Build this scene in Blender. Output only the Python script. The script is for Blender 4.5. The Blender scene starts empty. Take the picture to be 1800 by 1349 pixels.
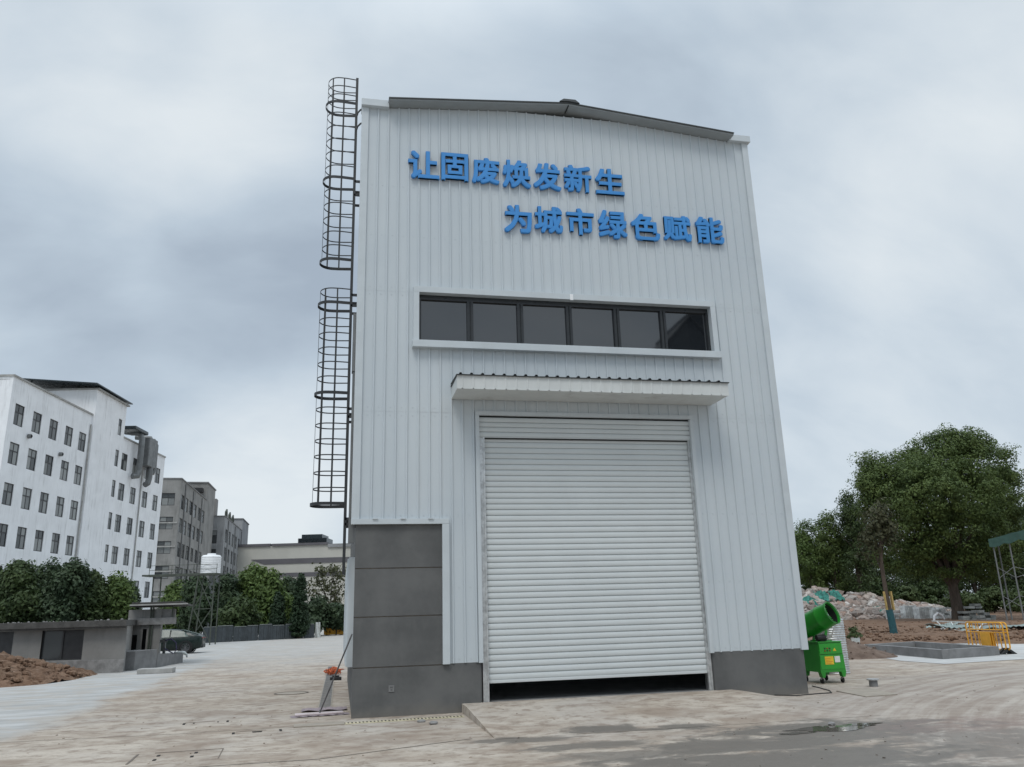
import bpy, bmesh, math, random
import numpy as np
from mathutils import Vector, Matrix
R = math.radians
S = bpy.context.scene
COL = S.collection
# ------------------------------------------------------------------ camera
PITCH, ROLL, YAW, FPX = R(15.746967), R(-1.673129), R(12.055433), 1414.185
CAM = np.array([-0.1637, -15.46477, 1.75])
_f0 = np.array([math.sin(YAW), math.cos(YAW), 0.]); _r0 = np.array([math.cos(YAW), -math.sin(YAW), 0.]); _z = np.array([0, 0, 1.])
_w = math.cos(PITCH)*_f0 + math.sin(PITCH)*_z; _u = -math.sin(PITCH)*_f0 + math.cos(PITCH)*_z
_r = math.cos(ROLL)*_r0 + math.sin(ROLL)*_u; _u = -math.sin(ROLL)*_r0 + math.cos(ROLL)*_u
cd = bpy.data.cameras.new('camera'); cam = bpy.data.objects.new('camera', cd); COL.objects.link(cam)
cd.sensor_width = 36; cd.lens = FPX/1800*36; cd.clip_start = .1; cd.clip_end = 4000
m4 = Matrix.Identity(4)
for i in range(3):
    m4[i][0], m4[i][1], m4[i][2], m4[i][3] = _r[i], _u[i], -_w[i], CAM[i]
cam.matrix_world = m4
S.camera = cam
# survey helpers: image bearing + known distance / height -> world point
def ray(px, py): return _w + _r*(px-900)/FPX - _u*(py-674.5)/FPX
def gnd(px, py, z=0.): d = ray(px, py); return CAM + d*((z-CAM[2])/d[2])
def gl(px, py): return float((gnd(px, py)-CAM)@_f0)
def at(px, py, L): d = ray(px, py); return CAM + d*(L/(d@_f0))
# ------------------------------------------------------------------ light
SUN_EL, SUN_AZ = R(58), R(205)      # azimuth measured from +Y towards +X
S.view_settings.view_transform = 'Standard'; S.view_settings.look = 'None'
S.view_settings.exposure = 0.0; S.view_settings.gamma = 1.0
try: S.view_settings.use_curve_mapping = False
except Exception: pass
W = bpy.data.worlds.new('World'); S.world = W; W.use_nodes = True
class NT:
    def __init__(s, tree): s.t = tree; tree.nodes.clear()
    def n(s, typ, props=None, **ins):
        nd = s.t.nodes.new(typ)
        for k, v in (props or {}).items(): setattr(nd, k, v)
        for k, v in ins.items():
            key = int(k[1:]) if k[0] == 'i' and k[1:].isdigit() else k.replace('_', ' ')
            s.set(nd.inputs[key], v)
        return nd
    def set(s, sock, v):
        if isinstance(v, bpy.types.NodeSocket): s.t.links.new(v, sock)
        elif isinstance(v, bpy.types.Node): s.t.links.new(v.outputs[0], sock)
        else:
            if sock.type == 'RGBA' and isinstance(v, (tuple, list)) and len(v) == 3: v = (*v, 1)
            sock.default_value = v
    def math(s, op, a, b=None, c=None):
        nd = s.t.nodes.new('ShaderNodeMath'); nd.operation = op
        s.set(nd.inputs[0], a)
        if b is not None: s.set(nd.inputs[1], b)
        if c is not None: s.set(nd.inputs[2], c)
        return nd.outputs[0]
    def vmath(s, op, a, b=None, out=0):
        nd = s.t.nodes.new('ShaderNodeVectorMath'); nd.operation = op
        s.set(nd.inputs[0], a)
        if b is not None: s.set(nd.inputs[1], b)
        return nd.outputs[out]
    def ss(s, v, a, b, lo=0., hi=1.):
        nd = s.t.nodes.new('ShaderNodeMapRange'); nd.interpolation_type = 'SMOOTHSTEP'
        s.set(nd.inputs[0], v); nd.inputs[1].default_value = a; nd.inputs[2].default_value = b
        nd.inputs[3].default_value = lo; nd.inputs[4].default_value = hi
        return nd.outputs[0]
    def mix(s, f, a, b, blend='MIX'):
        nd = s.t.nodes.new('ShaderNodeMix'); nd.data_type = 'RGBA'; nd.blend_type = blend
        s.set(nd.inputs[0], f); s.set(nd.inputs[6], a); s.set(nd.inputs[7], b)
        return nd.outputs[2]
    def noise(s, vec, scale, detail=4., rough=.55, dist=0.):
        nd = s.n('ShaderNodeTexNoise', None, Vector=vec, Scale=scale, Detail=detail, Roughness=rough, Distortion=dist)
        return nd.outputs[0]
    def mapping(s, vec, scale=(1, 1, 1), loc=(0, 0, 0), rot=(0, 0, 0)):
        return s.n('ShaderNodeMapping', None, Vector=vec, Scale=scale, Location=loc, Rotation=rot).outputs[0]
def dirv(px, py): d = ray(px, py); d = d/np.linalg.norm(d); return tuple(float(v) for v in d)
def build_world():
    t = NT(W.node_tree)
    tc = t.n('ShaderNodeTexCoord'); D = tc.outputs['Generated']
    sep = t.n('ShaderNodeSeparateXYZ', None, i0=D); x, y, z = sep.outputs
    den = t.math('ADD', t.math('MAXIMUM', z, 0.), .8)
    cv = t.n('ShaderNodeCombineXYZ', None, i0=t.math('DIVIDE', x, den), i1=t.math('DIVIDE', y, den), i2=0.).outputs[0]
    n1 = t.noise(t.mapping(cv, (1.0, 1.5, 1), (3.1, .4, 0), (0, 0, .5)), 2.6, 5, .5, .3)
    n2 = t.noise(t.mapping(cv, (1, 1.8, 1), (7.3, 2.1, 0), (0, 0, -.3)), 5.5, 6, .55, .3)
    v = t.math('ADD', t.math('MULTIPLY', n1, .68), t.math('MULTIPLY', n2, .38))
    def blob(px, py, ang, amt, sx=1.):
        nonlocal v
        d = t.vmath('DOT_PRODUCT', D, dirv(px, py), out=1)
        v = t.math('ADD', v, t.ss(d, math.cos(R(ang)), 1., 0., amt))
    blob(330, 250, 13, .16); blob(60, 180, 10, .08); blob(480, 900, 12, .20); blob(1420, 820, 11, .10)
    blob(160, 430, 10, -.15); blob(480, 490, 9, -.20); blob(20, 400, 8, -.08); blob(1650, 150, 16, .05)
    blob(850, 90, 9, .07); blob(150, 30, 8, -.10); blob(1560, 450, 12, .05)
    ramp = t.n('ShaderNodeValToRGB', None, i0=v)
    e = ramp.color_ramp.elements
    e[0].position = .28; e[0].color = (3.9, 4.65, 5.55, 1)
    e[1].position = .78; e[1].color = (7.8, 8.4, 8.8, 1)
    k = ramp.color_ramp.elements.new(.47); k.color = (5.2, 6.1, 7.0, 1)
    k = ramp.color_ramp.elements.new(.62); k.color = (6.45, 7.25, 7.95, 1)
    zen = t.ss(z, .60, .92, 1., 2.25)
    cl = t.vmath('SCALE', ramp.outputs[0]); W.node_tree.links.new(zen, cl.node.inputs['Scale'])
    sky = t.n('ShaderNodeTexSky', dict(sky_type='NISHITA', sun_disc=False, sun_elevation=SUN_EL, sun_rotation=SUN_AZ))
    col = t.mix(.94, sky.outputs[0], cl)
    bg = t.n('ShaderNodeBackground', None, Color=col, Strength=.1)
    t.n('ShaderNodeOutputWorld', None, Surface=bg)
build_world()
sl = bpy.data.lights.new('sun', 'SUN'); sun = bpy.data.objects.new('sun', sl); COL.objects.link(sun)
sl.energy = 1.15; sl.angle = R(22); sl.color = (1, .96, .9)
_sd = Vector((math.sin(SUN_AZ)*math.cos(SUN_EL), math.cos(SUN_AZ)*math.cos(SUN_EL), math.sin(SUN_EL)))
sun.rotation_euler = _sd.to_track_quat('Z', 'Y').to_euler(); sun.location = (0, -30, 60)
rng = random.Random(7)
# ------------------------------------------------------------------ materials
def newmat(name):
    m = bpy.data.materials.new(name); m.use_nodes = True
    return m, NT(m.node_tree)
def finish(t, color, rough=.7, metal=0., bump=None, bstr=.3, bdist=.02, spec=.5, **kw):
    p = t.n('ShaderNodeBsdfPrincipled', None, Base_Color=color, Roughness=rough, Metallic=metal)
    p.inputs['Specular IOR Level'].default_value = spec
    for k, v in kw.items(): t.set(p.inputs[k.replace('_', ' ')], v)
    if bump is not None:
        b = t.n('ShaderNodeBump', None, Height=bump, Strength=bstr, Distance=bdist)
        t.t.links.new(b.outputs[0], p.inputs['Normal'])
    t.n('ShaderNodeOutputMaterial', None, Surface=p)
def mat(name, base, rough=.7, var=.15, scale=3., metal=0., bump=.0, bscale=40., streak=0., dirt=(.12, .11, .1), island=0., spec=.5, stretch=(1, 1, 1)):
    m, t = newmat(name)
    P = t.n('ShaderNodeTexCoord').outputs['Object']
    n = t.noise(t.mapping(P, stretch), scale, 5, .6)
    f = t.ss(n, .25, .75, 1-var, 1+var)
    c = t.n('ShaderNodeMix', dict(data_type='RGBA', blend_type='MULTIPLY')); c.inputs[0].default_value = 1
    t.set(c.inputs[6], base)
    g = t.n('ShaderNodeCombineXYZ', None, i0=f, i1=f, i2=f).outputs[0]; t.set(c.inputs[7], g)
    col = c.outputs[2]
    if island:
        ri = t.n('ShaderNodeNewGeometry').outputs['Random Per Island']
        hs = t.n('ShaderNodeHueSaturation', None, Color=col, Value=t.ss(ri, 0, 1, 1-island, 1+island))
        col = hs.outputs[0]
    if streak:
        sn = t.noise(t.mapping(P, (1, 1, .08)), 3.2, 6, .68)
        sn2 = t.noise(P, .5, 3, .5)
        fac = t.math('MULTIPLY', t.ss(sn, .47, .72), t.ss(sn2, .38, .66, 0, streak))
        col = t.mix(fac, col, dirt)
    h = t.noise(P, bscale, 4, .6) if bump else None
    rv = t.ss(t.noise(P, scale*2.3, 4), .3, .7, max(0, rough-.08), min(1, rough+.08))
    finish(t, col, rv, metal, h, bump, .02, spec)
    return m
M = {}
def lin(*c): return tuple((v/255/12.92 if v/255 <= .04045 else ((v/255+.055)/1.055)**2.4) for v in c)
def build_mats():
    # painted steel sheet: faint vertical wash marks below laps, sparse screw-dirt
    m, t = newmat('painted_steel_sheet'); P = t.n('ShaderNodeTexCoord').outputs['Object']
    a = t.noise(t.mapping(P, (1, 1, .05)), 5., 6, .6); b = t.noise(P, .45, 4, .5)
    sx = t.n('ShaderNodeSeparateXYZ', None, i0=P)
    # sheets of slightly different batch / reflectivity: one value per 0.88 m sheet
    sh = t.n('ShaderNodeTexWhiteNoise', dict(noise_dimensions='1D')); t.set(sh.inputs['W'], t.math('FLOOR', t.math('DIVIDE', sx.outputs[0], .88)))
    c = t.mix(t.ss(b, .3, .7), (.515, .565, .60), (.57, .615, .64))
    c = t.mix(t.math('MULTIPLY', sh.outputs[0], .35), c, (.475, .525, .555))
    c = t.mix(t.ss(a, .55, .85, 0, .35), c, (.39, .40, .395))
    finish(t, c, t.ss(a, .3, .7, .36, .5), 0., t.noise(t.mapping(P, (1, 1, .25)), 2.2, 2), .22, .05, .45); M['clad'] = m
    M['trim'] = mat('white_flashing', (.53, .575, .60), .4, .05, 2., streak=.25, dirt=(.4, .39, .37))
    M['canopy'] = mat('canopy_sheet', (.6, .62, .61), .42, .05, 2., streak=.6, dirt=(.36, .35, .33))
    # plinth: painted render, trowel mottling, splash dirt near ground is part of the paint film
    m, t = newmat('grey_render'); P = t.n('ShaderNodeTexCoord').outputs['Object']
    a = t.noise(P, 1.1, 6, .6); b = t.noise(t.mapping(P, (1, 1, .5)), 7., 5, .6); zz = t.n('ShaderNodeSeparateXYZ', None, i0=P).outputs[2]
    c = t.mix(t.ss(a, .3, .7), (.098, .10, .10), (.145, .146, .144))
    c = t.mix(t.ss(b, .5, .8, 0, .4), c, (.155, .154, .15))
    d = t.math('ADD', zz, t.math('MULTIPLY', a, -.35))
    c = t.mix(t.ss(d, -.2, .06, .4, 0), c, (.22, .2, .17))
    finish(t, c, .88, 0., t.noise(P, 60., 4), .12, .01, .3); M['plinth'] = m
    M['slat'] = mat('shutter_slat', (.60, .635, .64), .45, .03, 1.2, streak=.1, dirt=(.46, .45, .42))
    M['galv'] = mat('galvanised_steel', (.56, .57, .57), .38, .25, 9., metal=.75, bump=.05)
    M['alu_dark'] = mat('dark_aluminium', (.022, .025, .028), .35, .1, 5.)
    m, t = newmat('tinted_glass'); P = t.n('ShaderNodeTexCoord').outputs['Object']
    finish(t, (.012, .014, .017), .03, 0., t.noise(P, .8, 2), .012, .05, .5, IOR=2.0); M['glass'] = m
    M['roofdark'] = mat('dark_roof_steel', (.06, .066, .068), .45, .1, 4.)
    M['soffit'] = mat('roof_soffit', (.30, .325, .335), .5, .06, 4.)
    M['blue'] = mat('blue_acrylic', (.042, .245, .60), .5, .06, 2.)
    M['blueside'] = M['blue']
    M['black_steel'] = mat('black_painted_steel', (.022, .024, .026), .5, .2, 6.)
    M['conc'] = mat('concrete', (.36, .355, .34), .9, .2, 2.5, bump=.3, bscale=30, streak=.5, dirt=(.18, .17, .16))
    M['conc_dark'] = mat('grey_concrete', (.2, .2, .2), .9, .2, 2.5, bump=.3, bscale=30, streak=.5, dirt=(.12, .12, .12))
    M['conc_light'] = mat('pale_concrete', (.47, .47, .46), .9, .12, 1.5, bump=.2, bscale=30)
    M['ramp'] = None
    M['white_wall'] = mat('white_plaster', (.83, .84, .855), .9, .06, .6, streak=.65, dirt=(.40, .40, .395))
    M['grey_wall'] = mat('weathered_cement', (.25, .245, .235), .92, .25, .35, streak=.7, dirt=(.1, .1, .095))
    M['grey_wall2'] = mat('old_cement', (.27, .275, .28), .92, .22, .3, streak=.7, dirt=(.1, .1, .1))
    M['cream_wall'] = mat('cream_cladding', (.50, .49, .445), .9, .06, .2, streak=.2, dirt=(.36, .35, .33))
    M['band'] = mat('recessed_band', (.12, .115, .125), .8, .1, .3)
    M['win_frame'] = mat('dark_window_frame', (.03, .03, .032), .5, .1, 3.)
    m, t = newmat('old_window_glass'); P = t.n('ShaderNodeTexCoord').outputs['Object']
    ri = t.n('ShaderNodeNewGeometry').outputs['Random Per Island']
    oi = t.n('ShaderNodeObjectInfo').outputs['Random']
    q = t.n('ShaderNodeTexWhiteNoise', dict(noise_dimensions='2D'), Vector=t.n('ShaderNodeCombineXYZ', None, i0=ri, i1=oi).outputs[0]).outputs[0]
    c = t.mix(t.ss(q, .1, .8), (.05, .055, .058), (.24, .25, .245))  # lighter greys put the sky reflection into the pane colour
    finish(t, c, .12, spec=.5); M['oldglass'] = m
    M['solar'] = mat('dark_roof_panel', (.02, .03, .035), .3, .2, 1.)
    M['duct'] = mat('grey_duct', (.17, .175, .175), .5, .2, 1.5, metal=.3)
    M['shed'] = mat('shed_plaster', (.235, .23, .22), .92, .12, 1.2, streak=.8, dirt=(.13, .13, .125), bump=.2)
    M['shed_roof'] = mat('shed_slab', (.075, .072, .068), .95, .3, 4., bump=.5, bscale=15)
    M['brick'] = mat('grey_block', (.24, .235, .23), .92, .25, 5., bump=.4, bscale=14)
    M['shutterdark'] = mat('dark_window_board', (.022, .022, .024), .45, .3, 4.)
    M['fence'] = mat('slate_sheet', (.043, .052, .058), .55, .2, 2., island=.15)
    M['tank'] = mat('white_plastic', (.8, .81, .82), .45, .04, 2.)
    M['car'] = mat('dark_green_paint', (.009, .019, .016), .28, .05, 2., spec=.4)
    M['carglass'] = mat('car_glass', (.05, .085, .075), .2, .1, 1., spec=.3)
    M['rubber'] = mat('rubber', (.015, .015, .016), .8, .2, 8.)
    M['alloy'] = mat('alloy_rim', (.22, .22, .23), .35, .1, 6., metal=.8)
    M['red'] = mat('red_lens', (.25, .015, .012), .25, .1, 3.)
    M['green'] = mat('green_machine_paint', (.022, .26, .026), .38, .12, 3., streak=.3, dirt=(.07, .13, .05))
    M['green_d'] = mat('green_panel_paint', (.026, .31, .03), .4, .1, 3., streak=.2, dirt=(.1, .18, .07))
    M['yellow'] = mat('yellow_plastic', (.72, .36, .035), .5, .12, 4., streak=.3, dirt=(.4, .24, .08))
    M['yel_label'] = mat('yellow_sticker', (.75, .5, .03), .5, .1, 20.)
    M['white_label'] = mat('white_sticker', (.7, .7, .68), .5, .1, 20.)
    M['black'] = mat('black_plastic', (.013, .013, .014), .5, .2, 5.)
    M['orange'] = mat('orange_cord', (.5, .11, .035), .6, .25, 6., island=.3)
    M['mauve'] = mat('dusty_mop_cloth', (.30, .25, .265), .9, .2, 12., bump=.5, bscale=60)
    M['pink'] = mat('pale_mop_board', (.58, .5, .5), .6, .1, 6.)
    M['handle'] = mat('grey_pole', (.12, .12, .125), .5, .2, 8.)
    M['drainyel'] = mat('dusty_yellow_grating', (.52, .47, .33), .8, .15, 6.)
    M['hole'] = mat('drain_void', (.02, .018, .016), .9, .1, 4.)
    M['teal'] = mat('teal_netting', (.045, .2, .165), .9, .5, 4., bump=.6, bscale=8)
    M['greentarp'] = mat('green_tarp', (.035, .085, .07), .8, .2, 2.)
    M['pole'] = mat('weathered_steel_pole', (.16, .17, .17), .6, .2, 4.)
    M['pole_dark'] = mat('rusty_frame', (.06, .07, .055), .7, .3, 4.)
    M['whitebrick'] = mat('pale_block', (.74, .75, .73), .85, .15, 5., island=.15)
    M['stone'] = mat('grey_slab_stone', (.26, .275, .265), .9, .2, 3., island=.2)
    M['sheet'] = mat('dirty_sheet_metal', (.24, .29, .275), .55, .25, 2., streak=.4, dirt=(.14, .13, .12))
    M['paleplastic'] = mat('pale_plastic', (.6, .62, .6), .5, .15, 6.)
    M['wrap_teal'] = mat('teal_wrap', (.02, .085, .1), .8, .3, 6., bump=.4)
    M['wrap_yellow'] = mat('yellow_stake', (.5, .36, .13), .8, .25, 6.)
    M['bark'] = mat('bark', (.075, .058, .045), .95, .35, 3., bump=.8, bscale=18, stretch=(3, 3, .5))
    M['cable'] = mat('cable_rubber', (.02, .02, .02), .6, .1, 8.)
    M['plate'] = mat('dusty_plate', (.33, .29, .24), .85, .15, 3.)
    M['grout'] = mat('dark_gap', (.17, .145, .12), .95, .2, 5.)
    def leafmat(name, lo, hi, trans=.22):
        m, t = newmat(name)
        P = t.n('ShaderNodeTexCoord').outputs['Object']
        ri = t.n('ShaderNodeNewGeometry').outputs['Random Per Island']
        n = t.noise(P, .9, 3, .5)
        f = t.math('ADD', t.math('MULTIPLY', t.ss(n, .3, .7), .6), t.math('MULTIPLY', ri, .4))
        c = t.mix(f, lo, hi)
        p = t.n('ShaderNodeBsdfPrincipled', None, Base_Color=c, Roughness=.6); p.inputs['Specular IOR Level'].default_value = .3
        tr = t.n('ShaderNodeBsdfTranslucent', None, Color=c)
        mx = t.n('ShaderNodeMixShader', None, i0=trans, i1=p, i2=tr)
        t.n('ShaderNodeOutputMaterial', None, Surface=mx); M[name] = m
    leafmat('leaf_big', (.04, .07, .02), (.135, .185, .052))
    leafmat('leaf_dark', (.027, .05, .018), (.08, .115, .038))
    leafmat('leaf_left', (.022, .044, .022), (.068, .10, .047))
    leafmat('leaf_mid', (.045, .08, .02), (.12, .175, .045))
    leafmat('leaf_cypress', (.014, .032, .014), (.03, .055, .024))
    leafmat('leaf_sparse', (.05, .06, .03), (.115, .12, .06))
    leafmat('leaf_dead', (.035, .042, .02), (.09, .09, .045))
    leafmat('leaf_shrub', (.04, .065, .02), (.095, .13, .05))
build_mats()
# ------------------------------------------------------------------ mesh building
class MB:
    def __init__(s): s.v = []; s.f = []
    def quad(s, a, b, c, d): i = len(s.v); s.v += [tuple(a), tuple(b), tuple(c), tuple(d)]; s.f.append((i, i+1, i+2, i+3)); return s
    def poly(s, pts): i = len(s.v); s.v += [tuple(p) for p in pts]; s.f.append(tuple(range(i, i+len(pts)))); return s
    def box(s, x0, x1, y0, y1, z0, z1, bev=0., M4=None):
        if bev:
            bm = bmesh.new(); bmesh.ops.create_cube(bm, size=1)
            for v in bm.verts: v.co = Vector(((x0+x1)/2+v.co.x*(x1-x0), (y0+y1)/2+v.co.y*(y1-y0), (z0+z1)/2+v.co.z*(z1-z0)))
            bmesh.ops.bevel(bm, geom=list(bm.edges), offset=bev, segments=2, affect='EDGES', profile=.6)
            s.add_bm(bm, M4); return s
        P = [(x0, y0, z0), (x1, y0, z0), (x1, y1, z0), (x0, y1, z0), (x0, y0, z1), (x1, y0, z1), (x1, y1, z1), (x0, y1, z1)]
        if M4 is not None: P = [tuple(M4 @ Vector(p)) for p in P]
        i = len(s.v); s.v += P
        s.f += [tuple(i+k for k in q) for q in ((0, 3, 2, 1), (4, 5, 6, 7), (0, 1, 5, 4), (1, 2, 6, 5), (2, 3, 7, 6), (3, 0, 4, 7))]
        return s
    def add_bm(s, bm, M4=None):
        i = len(s.v); bm.verts.index_update()
        s.v += [tuple((M4 @ v.co) if M4 is not None else v.co) for v in bm.verts]
        s.f += [tuple(i+v.index for v in f.verts) for f in bm.faces]; bm.free(); return s
    def tube(s, pts, r, n=8, cap=True, closed=False):
        pts = [Vector(p) for p in pts]; m = len(pts); rs = r if isinstance(r, (list, tuple)) else [r]*m
        i0 = len(s.v); prev = None
        for k, p in enumerate(pts):
            if closed: d = pts[(k+1) % m]-pts[k-1]
            else: d = (pts[min(k+1, m-1)]-pts[max(k-1, 0)])
            d.normalize()
            if prev is None:
                a = Vector((0, 0, 1)) if abs(d.z) < .9 else Vector((1, 0, 0))
                e1 = d.cross(a).normalized()
            else: e1 = (prev-d*prev.dot(d)).normalized()
            prev = e1; e2 = d.cross(e1)
            for j in range(n):
                a = 2*math.pi*j/n
                s.v.append(tuple(p+(e1*math.cos(a)+e2*math.sin(a))*rs[k]))
        for k in range(m if closed else m-1):
            a0 = i0+k*n; b0 = i0+((k+1) % m)*n
            for j in range(n): s.f.append((a0+j, a0+(j+1) % n, b0+(j+1) % n, b0+j))
        if cap and not closed:
            s.f.append(tuple(i0+j for j in reversed(range(n)))); s.f.append(tuple(i0+(m-1)*n+j for j in range(n)))
        return s
    def bar(s, a, b, w, h=None):
        a, b = Vector(a), Vector(b); d = (b-a).normalized(); h = h or w
        up = Vector((0, 0, 1)) if abs(d.z) < .95 else Vector((0, 1, 0))
        e1 = d.cross(up).normalized()*w/2; e2 = e1.cross(d).normalized()*h/2
        i = len(s.v)
        for p in (a, b): s.v += [tuple(p+e1+e2), tuple(p-e1+e2), tuple(p-e1-e2), tuple(p+e1-e2)]
        s.f += [tuple(i+k for k in q) for q in ((0, 1, 2, 3), (7, 6, 5, 4), (0, 4, 5, 1), (1, 5, 6, 2), (2, 6, 7, 3), (3, 7, 4, 0))]
        return s
    def lathe(s, prof, n=24, M4=None, cap=False):
        i0 = len(s.v)
        for r, z in prof:
            for j in range(n):
                a = 2*math.pi*j/n; p = Vector((r*math.cos(a), r*math.sin(a), z))
                s.v.append(tuple(M4 @ p if M4 is not None else p))
        for k in range(len(prof)-1):
            for j in range(n):
                a = i0+k*n+j; b = i0+k*n+(j+1) % n
                s.f.append((a, b, b+n, a+n))
        if cap:
            s.f.append(tuple(i0+j for j in reversed(range(n)))); s.f.append(tuple(i0+(len(prof)-1)*n+j for j in range(n)))
        return s
    def prism(s, poly, d):   # poly list of 3d points, extruded by vector d
        n = len(poly); i = len(s.v); d = Vector(d)
        s.v += [tuple(p) for p in poly]+[tuple(Vector(p)+d) for p in poly]
        s.f.append(tuple(i+k for k in range(n))); s.f.append(tuple(i+n+k for k in reversed(range(n))))
        for k in range(n): s.f.append((i+k, i+n+k, i+n+(k+1) % n, i+(k+1) % n))
        return s
    def mesh(s, name, weld=False):
        me = bpy.data.meshes.new(name); me.from_pydata(s.v, [], s.f); me.update()
        bm = bmesh.new(); bm.from_mesh(me)
        if weld: bmesh.ops.remove_doubles(bm, verts=bm.verts, dist=2e-4)
        bmesh.ops.recalc_face_normals(bm, faces=bm.faces); bm.to_mesh(me); bm.free()
        return me
    def obj(s, name, material, parent=None, smooth=False, angle=40):
        me = s.mesh(name, smooth); me.materials.append(material)
        return link(name, me, parent, smooth, angle)
def link(name, me, parent=None, smooth=False, angle=40):
    o = bpy.data.objects.new(name, me); COL.objects.link(o)
    if parent is not None: o.parent = parent
    if smooth:
        for p in me.polygons: p.use_smooth = True
        try: me.set_sharp_from_angle(angle=R(angle))
        except Exception: pass
    return o
def tag(o, label=None, cat=None, group=None, kind=None):
    if label: o['label'] = label
    if cat: o['category'] = cat
    if group: o['group'] = group
    if kind: o['kind'] = kind
    return o
def thing(name, label, cat, loc=(0, 0, 0), rz=0., group=None):
    o = bpy.data.objects.new(name, None); COL.objects.link(o); o.empty_display_size = .2
    o.location = tuple(float(v) for v in loc); o.rotation_euler = (0, 0, rz)
    return tag(o, label, cat, group)
def kids(o): return [c for c in COL.objects if c.parent == o]
def dup(o, loc=None, rz=None, parent=None, label=None, scale=None, childmap={}):
    c = o.copy(); COL.objects.link(c)
    if parent is not None: c.parent = parent
    if loc is not None: c.location = tuple(float(v) for v in loc)
    if rz is not None: c.rotation_euler = (c.rotation_euler[0], c.rotation_euler[1], rz)
    if scale is not None: c.scale = scale
    if label: c['label'] = label
    for k in kids(o): dup(k, parent=c)
    return c
def wall_holes(mb, L, z0, z1, holes, depth, P=lambda s, z, d: (s, d, z), s0=0.):
    """wall face with real openings; P maps (along, up, inward) to xyz"""
    ss = sorted({s0, L, *[h[0] for h in holes], *[h[1] for h in holes]}); zs = sorted({z0, z1, *[h[2] for h in holes], *[h[3] for h in holes]})
    for a, b in zip(ss, ss[1:]):
        for c, d in zip(zs, zs[1:]):
            sm, zm = (a+b)/2, (c+d)/2
            if any(h[0] < sm < h[1] and h[2] < zm < h[3] for h in holes): continue
            mb.quad(P(a, c, 0), P(b, c, 0), P(b, d, 0), P(a, d, 0))
    for h in holes:
        a, b, c, d = h[:4]
        mb.quad(P(a, c, 0), P(a, c, depth), P(a, d, depth), P(a, d, 0)); mb.quad(P(b, c, 0), P(b, d, 0), P(b, d, depth), P(b, c, depth))
        mb.quad(P(a, c, 0), P(b, c, 0), P(b, c, depth), P(a, c, depth)); mb.quad(P(a, d, 0), P(a, d, depth), P(b, d, depth), P(b, d, 0))
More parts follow.
